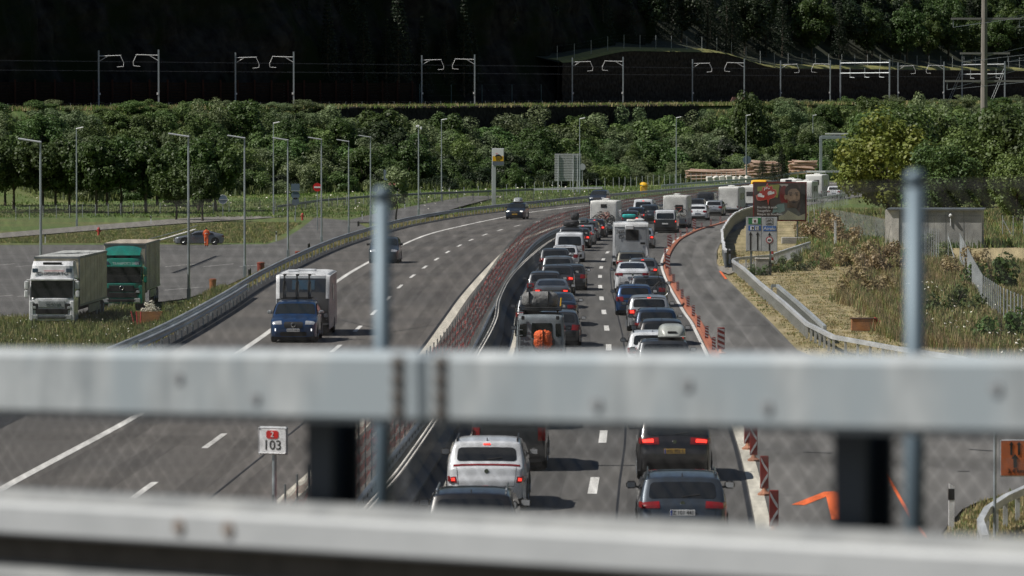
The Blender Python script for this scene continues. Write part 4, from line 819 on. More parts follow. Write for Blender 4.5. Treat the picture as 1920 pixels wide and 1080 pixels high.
smallsign('no_entry_sign', 'round red no entry sign with a white bar', 595, 432, LOT + .2, 343, b1)
DB = mat('sign_back_blue', (.10, .14, .19), .5)
def b2(r, h, s): disc(r, 'disc_back', h - 9 / s, 8.5 / s, DB); MB().ring((0, -.02, h - 9 / s), (0, 1, 0), 8.5 / s, .03).build('rim', SIGNG, r); MB().box((0, -.06, h - 9 / s), (16 / s, .02, .06)).build('bracket', SIGNG, r)
smallsign('round_sign', 'round sign seen from its back beside the tree row', 418, 407, LOT, 365, b2)
def b3(r, h, s): disc(r, 'disc_back', h - 22 / s, 8 / s, DB); disc(r, 'disc_back', h - 34 / s, 7.5 / s, DB); MB().box((0, -.05, h - 7 / s), (16 / s, .04, 13 / s)).build('board_back', DB, r); MB().box((0, -.08, h - 14 / s), (16 / s, .03, .06)).build('bracket', SIGNG, r)
smallsign('sign_stack', 'post with a square and two round sign backs at the slip road', 554, 416, LOT, 344, b3)
def b4(r, h, s): MB().box((.3, -.05, h - 10 / s), (30 / s, .06, 20 / s)).build('board_back', mat('sb', (.16, .2, .24), .5), r); MB().box((.3, -.09, h - 10 / s), (5 / s, .03, 20 / s)).build('bracket', SIGNG, r); MB().box((.6, -.05, h - 26 / s), (22 / s, .05, 6 / s)).build('lower_board', mat('lb', (.45, .2, .16), .5), r)
smallsign('sign_board', 'dark square sign board seen from its back above the young tree', 730, 398, -1.4, 318, b4)
def b5(r, h, s): disc(r, 'disc_back', h - 8 / s, 8 / s, DB)
smallsign('round_sign', 'round grey sign back on the lamp in front of the logs', 1400.5, 338, 0, 292, b5)
smallsign('round_sign', 'round pale sign back just right of the large board', 1092, 358, -.2, 306, lambda r, h, s: disc(r, 'disc_back', h - 7 / s, 6 / s, SIGNG))
p = P(1865, 1012, 0); r = thing('roadworks_sign', 'orange lane guidance sign reading 2,4 km on a grey post', 'sign', p); MB().tube((0, 0, 0), (0, 0, 2.25), .035, 10).build('post', POLE, r)
MB().box((.6, 0, 1.72), (1., .04, .78), bev=.02).build('panel', SIGNG, r); MB().box((.6, -.025, 1.72), (.95, .01, .73), bev=.01).build('face', mat('roadwork_orange', (.50, .12, .03), .5), r)
b = MB()
for x in (.34, .5, .8): b.box((x, -.035, 1.9), (.045, .008, .22)); b.prism([(-.05, 0), (.05, 0), (0, .07)], (x, -.035, 2.0), (1, 0, 0), (0, 0, 1), .006)
b.box((.42, -.035, 1.62), (.07, .008, .2)); b.prism([(-.08, 0), (.08, 0), (0, .1)], (.42, -.035, 1.71), (1, 0, 0), (0, 0, 1), .006); b.build('arrow', BLACK, r)
text('2,4 km', .13, (.44, -.036, 1.45), FR, BLACK, r)
def delin(px, py, zg, lab):
    p = P(px, py, zg); r = thing('delineator_post', lab, 'delineator', p, 0, 'black and white delineator posts'); M_ = Matrix.Rotation(radians(3), 3, 'Y')
    MB().prism([(-.06, 0), (.06, 0), (.07, .93), (-.05, 1.0)], (0, 0, 0), (1, 0, .0), (0, 0, 1), .1).build('body', WHT, r); MB().box((.0, -.052, .77), (.13, .11, .24)).build('band', BLACK, r)
for a in [(1783, 993, 0, 'white post with black band left of the orange sign'), (85, 456, LOT, 'white post with black band beside the grass strip at the left'), (283, 420, LOT, 'white post with black band in the tree shade'), (518, 452, LOT, 'white post with black band on the tip of the grass triangle'), (1368, 495, 0, 'white post with black band at the dark barrier'), (679, 412, LOT + .6, 'white post at the slip road gore'), (553, 413, LOT, 'white post below the stacked sign backs'), (759, 392, -1.4, 'white post right of the young tree'), (1170, 357, 0, 'white post left of the yellow bin')]: delin(*a)
# small things
p = P(1207, 364, 0); r = thing('grit_bin', 'yellow roadside bin with a domed lid behind the guardrail', 'bin', p); MB().box((0, 0, .55), (.95, .7, 1.1), bev=.08).build('body', PYEL, r); MB().lathe((.05, 0, 1.15), (.3, 0, 1), [(.62, 0), (.6, .15), (.45, .35), (.2, .45)], 16).build('lid', PYEL, r)
p = P(280, 603, LOT * .85); p.z = hgt(p.x, p.y); r = thing('planter_box', 'brown plywood planter box with pale plants on the left verge', 'planter', p)
r.location.z += .25; MB().box((0, -.3, .25), (1.42, .04, .92)).build('panel', WOOD, r); MB().box((0, .3, .35), (1.42, .04, .72)).build('panel', WOOD, r); MB().box((-.69, 0, .35), (.04, .56, .72)).build('end_panel', WOOD, r); MB().box((.69, 0, .35), (.04, .56, .72)).build('end_panel', WOOD, r)
link('plants', crownmesh('plants', 160, .65, .3, .35, 12, 90, .035, FLOW, .85, .5, .5), r)
p = P(256, 606, LOT * .85); p.z = hgt(p.x, p.y); r = thing('marker_stakes', 'cluster of slanted red and white stakes beside the planter', 'stakes', p)
for a, b_ in ((-.05, -.25), (.1, -.12), (.2, .05)): MB().tube((a, 0, 0), (a + b_, 0, 1.05), .035, 6).build('stake', mat('stake_red', (.5, .05, .06), .5), r)
for px, py, w_, h_, lab, m_ in ((489, 513, .62, .85, 'dark red round container standing behind the guardrail', 'drum_red'), (399, 550, .5, .95, 'brown orange bin behind the lower guardrail', 'drum_brown'), (559, 479, .6, .35, 'flat red drum lid showing over the guardrail', 'drum_red')):
    p = P(px, py, LOT); r = thing('drum', lab, 'drum', p); MB().lathe((0, 0, 0), (0, 0, 1), [(w_ * .42, 0), (w_ * .46, h_ * .9), (w_ * .5, h_ * .9), (w_ * .5, h_)], 18).build('body', mat(m_, (.20, .035, .02) if 'red' in m_ else (.32, .12, .04), .6), r); MB().lathe((0, 0, h_), (0, 0, 1), [(w_ * .5, 0), (w_ * .3, .04)], 18).build('lid', mat('drum_lid', (.25, .07, .04), .6), r)
def hydrant(px, py, zg, lab):
    p = P(px, py, zg); r = thing('hydrant', lab, 'hydrant', p); MB().lathe((0, 0, 0), (0, 0, 1), [(.16, 0), (.13, .1), (.12, .6), (.17, .64), (.17, .72), (.1, .85), (.03, .9)], 14).build('body', REDP, r)
    b = MB(); b.lathe((-.28, 0, .5), (1, 0, 0), [(.08, 0), (.07, .5), (.08, .56)], 10); b.build('outlet', REDP, r); MB().box((0, -.14, .66), (.12, .02, .1)).build('plate', WHT, r)
hydrant(185, 442, LOT, 'small red hydrant at the edge of the service road'); hydrant(567, 413, LOT, 'small red hydrant near the stacked sign backs')
p = P(1619, 622, 0); p.z = hgt(p.x, p.y); r = thing('plywood_box', 'low brown plywood box lying on the mown grass', 'box', p); MB().box((0, 0, .29), (1.05, .5, .52), bev=.02).build('body', WOOD, r); MB().box((0, 0, .565), (1.1, .55, .03)).build('lid', mat('box_lid', (.12, .07, .05), .7), r)
p = P(1641, 622, 0); p.z = hgt(p.x, p.y); r = thing('hydrant', 'dark red hydrant fittings at the right end of the plywood box', 'hydrant', p); MB().lathe((0, 0, 0), (0, 0, 1), [(.1, 0), (.09, .4), (.13, .42), (.1, .55), (.03, .6)], 12).build('body', REDP, r); b = MB(); b.tube((-.02, 0, .1), (.24, 0, .45), .05); b.tube((0, 0, .1), (-.18, 0, .4), .05); b.build('outlet', REDP, r)
p = P(1448, 500, 0); r = thing('marker_post', 'short red and white banded post by the service path', 'post', p); 
for k in range(5): MB().lathe((0, 0, k * .2), (0, 0, 1), [(.09, 0), (.09, .2)], 10).build('band', [REDP, WHT][k % 2], r)
p = P(1474, 569, 0); r = thing('marker_post', 'tiny dark post in the mown grass behind the branching rail', 'post', p); MB().box((0, 0, .14), (.08, .08, .3)).build('post', BLACK, r)
p = P(700, 413, LOT + .7); 
for px, py in ((468, 518), (579, 468), (672, 424)):
    p = P(px, py, LOT + .4); r = thing('marker_post', ['small dark post behind the guardrail near the second lamp', 'small dark post behind the guardrail below the no entry sign', 'small dark post at the slip road edge'][(px > 500) + (px > 600)], 'post', p); MB().lathe((0, 0, 0), (0, 0, 1), [(.12, 0), (.12, .5), (.06, .6)], 10).build('body', BLACK, r)
# concrete building on the right
p0 = P(1672, 468, 0); r = thing('concrete_building', 'flat roofed grey concrete building with a pale end wall behind fences', 'building', p0, radians(-8)); sB = F / p0.y; bw = 168 / sB; bh = 74 / sB; bd = 4.
for nm_, pts_, m_ in (('wall', [(0, 0), (bw, 0), (bw, bh), (0, bh)], mat('concrete_building_wall', (.38, .38, .36), .9, c2=(.48, .48, .45), scale=.6, detail=7, c3=(.31, .31, .30), scale3=.4)),):
    MB().box((bw / 2, bd / 2, bh / 2 - .3), (bw, bd, bh + .6)).build(nm_, m_, r)
MB().box((bw / 2 - .1, bd / 2, bh + .06), (bw + .5, bd + .5, .12)).build('roof', STEELD, r); MB().prism([(0, 0), (0, 2.4), (.0, bh)] and [(-.5, -.1), (.0, -.1), (.0, bh), (-.5, bh)], (0, .15, 0), (1, 0, 0), (0, 0, 1), -bd).build('end_wall', CONCL, r)
b = MB(); [b.box((bw * q_, -.004, bh / 2 - .3), (.025, .02, bh + .5)) for q_ in (.2, .4, .6, .8)]; b.box((bw / 2, -.004, bh * .86), (bw, .02, .02)); b.build('panel_joints', STEELD, r)
MB().box((.25, -.04, bh / 2 - .3), (.52, .09, bh + .56)).build('corner_panel', CONCL, r)
b = MB(); b.lathe((bw * .655, -.18, bh - .35), (0, 0, 1), [(.12, -.1), (.14, 0), (.05, .12)], 10); b.tube((bw * .655, 0, bh - .5), (bw * .655, -.2, bh - .5), .04); b.tube((bw * .655, -.06, bh - .5), (bw * .655, -.06, bh - 1.1), .04); b.build('wall_lamp', SIGNW, r)
# fences on the right
meshfence('wire_fence', 'wire fence with slender posts between billboard and concrete building', [P(1505, 432), P(1560, 434), P(1640, 452), P(1700, 470), P(1760, 482)], 1.9, .9, (), r_=.028, net=False)
meshfence('wire_fence', 'wire fence with braced posts dropping along the right bank', [P(1735, 482), P(1800, 486), P(1822, 540), P(1842, 584), P(1876, 612), P(1930, 640)], 1.75, 1.9, (2, 5, 7, 9), r_=.035)
meshfence('wire_fence', 'wire fence beside the far queue right of the billboard', [P(1506, 404), P(1532, 398), P(1560, 390), P(1590, 384)], 2.1, 2.2, (), r_=.03, net=False)
meshfence('wire_fence', 'distant wire fence right of the concrete building', [P(1840, 452), P(1880, 452), P(1960, 456)], 2., 1.8, (1, 3), r_=.03)
p = P(1566, 467, 0); r = thing('gate_post', 'thick pale steel gate post in the wire fence', 'post', p); MB().box((0, 0, 1.), (.16, .16, 2.05)).build('post', SIGNW, r); MB().box((0, 0, 2.04), (.2, .2, .04)).build('cap', SIGNG, r)
p = P(1561, 418, 0); r = thing('hydrant', 'tiny orange hydrant in the grass right of the billboard', 'hydrant', p); MB().lathe((0, 0, 0), (0, 0, 1), [(.12, 0), (.1, .6), (.15, .62), (.05, .8)], 10).build('body', PYEL, r); MB().box((0, 0, .5), (.5, .1, .1)).build('outlet', PYEL, r)
meshfence('field_fence', 'thin post and wire fence along the field behind the slip road', [P(30, 412, LOT), P(250, 404, LOT), P(400, 402, LOT), P(600, 392, -2), P(760, 378, -1.5), P(950, 366, -.9), P(1150, 352, -.3), P(1380, 338, 0)], 1.6, 3.6, (30, 45, 60), r_=.05)
# power pylon
p = AT(1845, 196, 690); zb = hgt(p.x, p.y); r = thing('power_pylon', 'tall dark lattice-free power pylon with three crossarms', 'pylon', (p.x, p.y, zb)); s_ = F / p.y
r['label'] = 'tall grey power pylon with three crossarms rising above the thicket'
hh = 46; MB().tube((0, 0, 0), (0, 0, hh), .62, 8, .3).build('mast', mat('pylon_wood', (.16, .145, .125), .8, c2=(.22, .2, .18), scale=2, stretch=(1, 1, .2)), r)
for y_, x0, x1 in ((35, 1783, 1915), (100, 1800, 1893), (152, 1772, 1930)):
    z = AT(1845, y_, p.y).z - zb; b = MB(); b.box(((x0 + x1) / 2 / s_ - 1845 / s_, 0, z), ((x1 - x0) / s_, .35, .28)); b.tube((-.1, 0, z - .3), (1.7, 0, z - .1), .1); b.tube((-.1, 0, z - .3), (-1.7, 0, z - .1), .1); b.build('crossarm', mat('pylon_arm', (.17, .165, .155), .7), r)
    for x in (x0 + 4, x1 - 4): MB().tube(((x - 1845) / s_, 0, z - .1), ((x - 1845) / s_, 0, z - 1.3), .07).build('insulator', STEELD, r)
    for x in (x0 + 4, x1 - 4):
        b = MB(); a0 = Vector(((x - 1845) / s_, 0, z - 1.3)); b.tube(a0, a0 + Vector((60, -260, 6)), .025, 4); b.tube(a0, a0 + Vector((40, 180, 8)), .025, 4); b.build('power_line', STEELD, r)
# gantry
p = P(1539, 335, 0); r = thing('gantry', 'grey steel gantry with one column and a beam over the far road', 'gantry', p); s_ = F / p.y; hh = AT(1539, 256, p.y).z
MB().box((0, 0, hh / 2), (.5, .5, hh), bev=.04).build('column', POLE, r); MB().box((60 / s_ / 2 + 4, 0, hh - .15), (60 / s_ + 8, .55, .6), bev=.04).build('beam', POLE, r); MB().box((60 / s_ / 2 + .6, 0, hh + .5), (56 / s_, .5, .25)).build('top_rail', SIGNW, r)
# log piles
def logs(name, lab, px0, px1, py, Y, n, ln, hh, dirx, endface=False):
    A = AT(px0, py, Y); B = AT(px1, py, Y); R = random.Random(px0); r = thing(name, lab, 'log pile', A); b = MB(); e = MB(); W_ = (B - A).length
    if endface:
        for k in range(int(W_ / .75)):
            pass
    z = 0; rowi = 0
    while z < hh:
        d = .32
        for c in range(4):
            L_ = W_ * R.uniform(.55, 1.); x0 = R.uniform(0, W_ - L_); rr = R.uniform(.11, .19); yy = c * .4 + (rowi % 2) * .2; tilt = R.uniform(-.22, .22)
            b.tube((x0, yy, z + rr + tilt), (x0 + L_, yy + R.uniform(-.3, .3), z + rr - tilt), rr, 8, rr * .8)
            e.lathe((x0 - .01, yy, z + rr + tilt), (-1, 0, 0), [(rr * .95, 0), (rr * .95, .01)], 8)
        z += d * .85; rowi += 1
    b.build('logs', LOG, r); e.build('log_ends', LOGE, r)
    if endface:
        b = MB()
        for k in range(5): b.lathe((.8 + k * W_ / 5.2, -1.5, .5), (0, -1, 0), [(.24, -1), (.24, 0)], 12)
        b.build('crosswise_logs', LOGE, r)
    return r
logs('log_pile', 'long low pile of pale logs left of the tall log stack', 1284, 1400, 336, 800, 0, 0, 1.5, 1); logs('log_pile', 'tall stack of pinkish logs behind the guardrail', 1396, 1468, 336, 830, 0, 0, 3.0, 1); logs('log_pile', 'right log stack lying on crosswise logs near the gantry', 1478, 1534, 327, 850, 0, 0, 2.4, 1, True)
for i, (px, Y, s) in enumerate([(1430, 760, .85), (1466, 765, 1.05), (1449, 762, .6)]): p = AT(px, 342, Y); plant('bush', ['dark pointed bush in front of the tall log stack', 'dark bush between the two log stacks', 'small dark bush low between the log stacks'][i], 'bush', (p.x, p.y, 0), CON[0], (s * .55, s * .55, s * .32), parts=('foliage', 'stem'))
R = random.Random(3)
for i in range(7): p = AT(1330 + i * 12, 341, 770); r = thing('stone_block', 'pale rough stone block lying before the logs, ' + onm[i] + ' from the left', 'stone', (p.x, p.y, 0), R.random(), 'pale stone blocks before the log piles'); MB().box((0, 0, .4), (1. , .8, R.uniform(.7, 1.4)), M=Matrix.Rotation(R.uniform(-.4, .4), 3, 'Y'), bev=.12).build('block', CONCL, r)
# ---------------------------------------------------------------- vehicles
PROF = {
 'suv': [(.015,.16),(0,.28),(0,.42),(.012,.50),(.022,.60),(.045,.665),(.105,.91),(.125,.965),(.30,1.),(.50,.985),(.61,.94),(.755,.675),(.80,.645),(.93,.58),(.985,.50),(1,.40),(1,.25),(.985,.14)],
 'hatch': [(.012,.17),(0,.3),(0,.44),(.012,.52),(.03,.64),(.09,.90),(.115,.955),(.30,1.),(.50,.985),(.60,.93),(.75,.665),(.80,.635),(.93,.56),(.985,.48),(1,.38),(1,.24),(.985,.13)],
 'sedan': [(.012,.2),(0,.32),(0,.5),(.012,.62),(.025,.70),(.10,.735),(.14,.75),(.29,.95),(.42,1.),(.52,.985),(.60,.93),(.73,.70),(.77,.67),(.93,.58),(.985,.50),(1,.40),(1,.24),(.985,.14)],
 'coupe': [(.012,.2),(0,.32),(0,.5),(.008,.64),(.02,.74),(.06,.765),(.26,.95),(.40,1.),(.50,.99),(.60,.93),(.73,.70),(.77,.67),(.93,.58),(.985,.50),(1,.40),(1,.24),(.985,.14)],
 'van': [(.01,.12),(0,.2),(0,.45),(.006,.6),(.022,.86),(.032,.95),(.06,.99),(.3,1.),(.6,.99),(.71,.95),(.84,.66),(.88,.61),(.97,.5),(1,.38),(1,.22),(.99,.11)],
 'off': [(.01,.22),(0,.28),(0,.5),(0,.62),(.006,.9),(.012,.96),(.03,1.),(.3,1.),(.60,1.),(.64,.98),(.69,.66),(.71,.62),(.96,.58),(1,.54),(1,.4),(1,.3),(.99,.22)],
 'camper': [(.012,.12),(0,.15),(0,.5),(0,.90),(.006,.965),(.02,.995),(.05,1.),(.5,1.),(.80,.985),(.90,.93),(.925,.78),(.935,.60),(.985,.40),(1,.3),(1,.17),(.99,.11)],
 'caravan': [(.03,.17),(.0,.26),(0,.6),(.008,.9),(.02,.97),(.05,1.),(.5,1.),(.88,.99),(.95,.95),(.985,.62),(1,.5),(1,.3),(.97,.17)],
}
SPEC = {'suv': (.62, .17), 'hatch': (.62, .2), 'sedan': (.66, .22), 'coupe': (.66, .24), 'van': (.58, .09), 'off': (.60, .07), 'camper': (.4, .015), 'caravan': (.4, .015)}
class Body:
    def __init__(s, kind, L, W, Ht):
        s.k = kind; s.L = L; s.W = W; s.H = Ht; s.bf, s.th = SPEC[kind]; s.sill = .15 * Ht if kind not in ('camper', 'caravan') else .11 * Ht
        pr = [Vector((y * L, z * Ht)) for y, z in PROF[kind]]; s.c = .11 if kind not in ('camper', 'caravan', 'off') else .07
        s.pts = []; n = len(pr)
        for i in range(n - 1):
            p0 = pr[max(0, i - 1)]; p1 = pr[i]; p2 = pr[i + 1]; p3 = pr[min(n - 1, i + 2)]; T = .34
            m1 = (p2 - p0) * T; m2 = (p3 - p1) * T; l = (p2 - p1).length
            if m1.length > l: m1 *= l / m1.length
            if m2.length > l: m2 *= l / m2.length
            for k in range(4):
                t = k / 4; s.pts.append(p1 * (2*t**3 - 3*t*t + 1) + m1 * (t**3 - 2*t*t + t) + p2 * (-2*t**3 + 3*t*t) + m2 * (t**3 - t*t))
        s.pts.append(pr[-1]); s.n = len(s.pts) - 1
    def prof(s, t):
        t = min(max(t, 0), s.n); i = min(int(t), s.n - 1); p = s.pts[i].lerp(s.pts[i + 1], t - i)
        a = s.pts[max(0, i - 1)]; b = s.pts[min(s.n, i + 2)]; d = (b - a).normalized()
        return p, Vector((d.y, -d.x))           # inward normal (profile runs rear-up-front)
    def Wf(s, y, z):
        q = abs(2 * y / s.L - 1); hw = s.W / 2; tp = 1 - (.13 if s.k not in ('camper', 'caravan', 'van', 'off') else .035) * max(0, (q - .7) / .3) ** 2.4
        zb = s.bf * s.H
        if z < zb: v = 1 - .05 * ((zb * .8 - z) / zb) ** 2 if z < zb * .8 else 1
        else: v = 1 - s.th * ((z - zb) / (s.H - zb)) ** 1.1
        return hw * tp * v
    def top(s, t, f):
        p, n = s.prof(t); w_ = s.Wf(p.x, p.y); a = min(1, abs(f)); dr = s.c * (1 - (1 - a ** 5) ** .3) if a < 1 else s.c; dr += .022 * a * a
        return Vector((w_ * f, p.x + n.x * dr, p.y + n.y * dr))
    def side(s, y, z, sg): return Vector((sg * (s.Wf(y, z) + .004), y, z))
    def t_at(s, z, rear=True):
        z *= s.H; r = range(s.n) if rear else range(s.n, 0, -1)
        for i in r:
            a, b = (s.pts[i], s.pts[i + 1]) if rear else (s.pts[i], s.pts[i - 1])
            if a.y <= z < b.y: q = (z - a.y) / (b.y - a.y); return i + q if rear else i - q
        return s.n / 2
    def mesh(s, m):
        mb = MB(); fs = [-1, -.97, -.92, -.84, -.7, -.45, -.2, 0, .2, .45, .7, .84, .92, .97, 1]; st = 1
        T = list(range(0, s.n + 1, 1)); rows = [[s.top(t, f) for f in fs] for t in T]; mb.grid(rows)
        for sg in (-1, 1):
            g = []
            for t, r in zip(T, rows):
                e = r[0] if sg < 0 else r[-1]; y, ze = e.y, e.z; w0 = s.Wf(y, ze); k = abs(e.x) / w0 if w0 else 1; z0 = min(ze, s.sill)
                g.append([Vector((sg * s.Wf(y, lerp(ze, z0, j / 8)) * lerp(k, 1, j / 8), y, lerp(ze, z0, j / 8))) for j in range(9)])
            mb.grid(g)
        me = mb.mesh('body', m, True); return me
    def patch(s, fn, u0, u1, v0, v1, nu=8, nv=10, off=.008, rnd=0, mb=None, wtaper=0):
        mb = mb or MB(); rows = []
        for i in range(nu + 1):
            a = i / nu; u = lerp(u0, u1, a); k = 1 - rnd * abs(2 * a - 1) ** 6 - wtaper * a; row = []
            for j in range(nv + 1):
                c = lerp(v0, v1, j / nv) if not (rnd or wtaper) else (v0 + v1) / 2 + (v1 - v0) / 2 * (2 * j / nv - 1) * k
                p = fn(u, c); e = .02; du = fn(u + e, c) - fn(u - e, c); dv = fn(u, c + .01) - fn(u, c - .01); n_ = du.cross(dv)
                n_ = n_.normalized() if n_.length > 1e-9 else Vector((0, 0, 1)); 
                if n_.dot(p - Vector((0, s.L / 2, s.H * .45))) < 0: n_ = -n_
                row.append(p + n_ * off)
            rows.append(row)
        return mb.grid(rows)
WHC = {}
def wheelmesh(r, w_):
    k = (r, w_)
    if k not in WHC:
        t = MB().lathe((0, 0, 0), (1, 0, 0), [(r * .62, -w_ / 2), (r * .93, -w_ / 2), (r, -w_ * .3), (r, w_ * .3), (r * .93, w_ / 2), (r * .62, w_ / 2)], 22).mesh('wheel', TYRE, True)
        b = MB(); b.lathe((0, 0, 0), (1, 0, 0), [(r * .64, w_ * .42), (r * .6, w_ * .46)], 18); b.lathe((0, 0, 0), (1, 0, 0), [(r * .15, w_ * .4), (r * .12, w_ * .54)], 10)
        b2 = MB(); 
        for i in range(5): a = 2 * pi * i / 5; b2.tube((w_ * .5, 0, 0), (w_ * .5, cos(a) * r * .6, sin(a) * r * .6), r * .07, 4)
        b2.ring((w_ * .47, 0, 0), (1, 0, 0), r * .6, r * .04, 18, 4); b2.v += []
        n = len(b2.v); b2.v += b.v; b2.mi = 1; [b2.face(tuple(i + n for i in f)) for f in b.f]
        WHC[k] = (t, b2.mesh('rim', [RIM, RIMD]))
    return WHC[k]
def vehicle(name, kind, L, W, Ht, pm, label, cat, origin, heading, o=None):
    """origin = ground point under the rear bumper centre; heading = unit vector forwards"""
    o = o or {}; B = Body(kind, L, W, Ht); rz = atan2(-heading.x, heading.y)
    r = thing(name, label, cat, origin, rz, o.get('group')); big = kind in ('camper', 'caravan')
    link('body', B.mesh(pm), r)
    T = lambda z: B.t_at(z); TF = lambda z: B.t_at(z, False); bf = B.bf
    G = GLASS
    # glass
    if not big:
        lo, hi = {'suv': (.69, .90), 'hatch': (.68, .89), 'sedan': (.775, .94), 'coupe': (.80, .95), 'van': (.60, .88), 'off': (.62, .90)}[kind]
        if 'rw' in o: lo, hi = o['rw']
        if kind == 'off':
            B.patch(B.top, T(.60), T(.86), -.38, .52, rnd=.05).build('rear_window', G, r, True)
            for a, b_ in ((-.9, -.58), (.66, .9)): B.patch(B.top, T(.62), T(.85), a, b_, nv=4, rnd=.15).build('rear_window', G, r, True)
        else: B.patch(B.top, T(lo), T(hi), -.80, .80, nv=12, rnd=.10, wtaper=.0).build('rear_window', o.get('gm', G), r, True)
        B.patch(B.top, TF(.69 if kind != 'van' else .68), TF(.925), -.90, .90, nv=12, rnd=.04).build('windshield', GLASSL, r, True)
        b = MB()
        for sg in (-1, 1):
            y0 = {'suv': .13, 'hatch': .14, 'sedan': .24, 'coupe': .22, 'van': .08, 'off': .05}[kind] * L; y1 = {'van': .80, 'off': .64}.get(kind, .70) * L; g = []
            for i in range(15):
                y = lerp(y0, y1, i / 14)
                tt = min(range(B.n * 1 + 1), key=lambda q: abs(B.pts[q].x - y) + (5 if B.pts[q].y < bf * Ht * .9 else 0)); zt = B.pts[tt].y - .15; zt = max(zt, bf * Ht + .05); g.append([B.side(y, lerp(bf * Ht + .035, zt, j / 4), sg) for j in range(5)])
            b.grid(g)
        b.build('side_window', G, r, True)
    # rear
    z0, z1, f0, f1 = o.get('tl', {'suv': (.50, .63, .60, .985), 'hatch': (.47, .62, .66, .985), 'sedan': (.53, .65, .56, .985), 'coupe': (.55, .66, .55, .985), 'van': (.38, .58, .86, .99), 'off': (.36, .40, .84, .93), 'camper': (.18, .27, .84, .97), 'caravan': (.17, .22, .7, .95)}[kind])
    lit = o.get('lit', 0); tm = TLOFF
    for sg in (-1, 1):
        b = B.patch(B.top, T(z0), T(z1), min(sg * f0, sg * f1), max(sg * f0, sg * f1), 6, 5, .012)
        if not big and kind != 'off':
            g = []
            for i in range(4): g.append([B.side(.004 * L + i / 3 * .045 * L, lerp(z0 + .01, z1, j / 3) * Ht, sg) + Vector((sg * .006, 0, 0)) for j in range(4)])
            b.grid(g)
        q = b.build('tail_light', TLOFF, r, True)
        if lit: B.patch(B.top, T(lerp(z0, z1, .3)), T(lerp(z0, z1, .8)), min(sg * lerp(f0, f1, .3), sg * lerp(f0, f1, .92)), max(sg * lerp(f0, f1, .3), sg * lerp(f0, f1, .92)), 3, 3, .018).build('lamp', TLON, q)
    if o.get('bar'): B.patch(B.top, T(o['bar']), T(o['bar'] + .022), -.88, .88, 2, 14, .012).build('light_bar', TLOFF, r)
    if lit and not big and o.get('hb', 1): B.patch(B.top, T({'van': .90}.get(kind, .915)) if kind != 'sedan' else T(.93), T({'van': .92}.get(kind, .935)) if kind != 'sedan' else T(.945), -.1, .1, 2, 3, .014).build('high_brake_light', TLON, r)
    if not big and kind != 'off':
        B.patch(B.top, T(.17), T(.27), -.86, .86, 3, 12, .012).build('rear_bumper', o.get('bm', BLACK), r, True)
        b = MB()
        for f in (-.80, .80): B.patch(B.top, T(.36), T(.62), f - .006, f + .006, 5, 1, .006, mb=b)
        B.patch(B.top, T(.345), T(.355), -.8, .8, 1, 10, .006, mb=b); b.build('tailgate_seam', BLACK, r)
    zp = o.get('pz', {'van': .40, 'sedan': .45, 'suv': .44, 'camper': .2, 'caravan': .2}.get(kind, .40)); p = B.top(T(zp), o.get('pf', 0.))
    q = MB().box(p + Vector((0, -.02, 0)), (.52, .025, .12), bev=.005).build('number_plate', o.get('pl', PLG), r)
    if o.get('pt'): text(o['pt'], .115, p + Vector((.015, -.034, 0)), FR, BLACK, q, 'plate_text', .001, sx=.9); MB().box(p + Vector((-.235, -.034, 0)), (.04, .003, .11)).build('plate_band', PLB, q)
    if kind in ('suv', 'hatch', 'coupe', 'sedan') : MB().lathe(B.top(T(o.get('bz', .60)), 0) + Vector((0, 0, 0)), (0, -1, .1), [(.055, 0), (.05, .012)], 12).build('emblem', CHROME, r)
    if kind in ('suv', 'hatch'): p = B.top(B.t_at(.955), 0); MB().prism([(-.1, 0), (.1, 0), (.0, .09), (-.03, .09)], p + Vector((-.01, .14, 0)), (0, 1, 0), (0, 0, 1), .02).build('antenna', BLACK, r)
    # front
    if not big:
        for sg in (-1, 1):
            a, b_ = sorted((sg * .56, sg * .98)); hz = (.45, .54) if kind != 'off' else (.44, .54)
            q = B.patch(B.top, TF(hz[0]), TF(hz[1]), a, b_, 5, 5, .012).build('headlight', HLM, r, True)
            if o.get('hl'): a, b_ = sorted((sg * .68, sg * .88)); B.patch(B.top, TF(.475), TF(.515), a, b_, 3, 3, .02).build('lamp', HLON, q)
            if o.get('drl'): a, b_ = sorted((sg * .86, sg * .91)); B.patch(B.top, TF(.29), TF(.35), a, b_, 3, 2, .02).build('lamp', HLM if 0 else mat('drl_lit', (.8, .8, .8), .3, emit=(1, 1, 1, 1.6)), q)
        g = B.patch(B.top, TF(.36), TF(.51), -.46, .46, 4, 8, .012, rnd=.12).build('grille', BLACK, r, True); B.patch(B.top, TF(.17), TF(.27), -.66, .66, 3, 8, .012, rnd=.08).build('lower_grille', BLACK, r, True)
        p = B.top(TF(.445), 0); MB().ring(p + Vector((0, .03, 0)), (0, 1, .1), .085, .014, 16, 4).build('badge', CHROME, g)
        p = B.top(TF(.31), 0); q = MB().box(p + Vector((0, .02, 0)), (.52, .025, .12), bev=.005).build('number_plate', o.get('pl2', o.get('pl', PLG)), r)
        if o.get('pt2'): x_ = text(o['pt2'], .115, p + Vector((0, .034, 0)), (pi / 2, 0, pi), BLACK, q, 'plate_text', .001, sx=.9)
        zs = .69 * Ht if kind != 'van' else .64 * Ht; ym = {'van': .80, 'off': .67}.get(kind, .675) * L
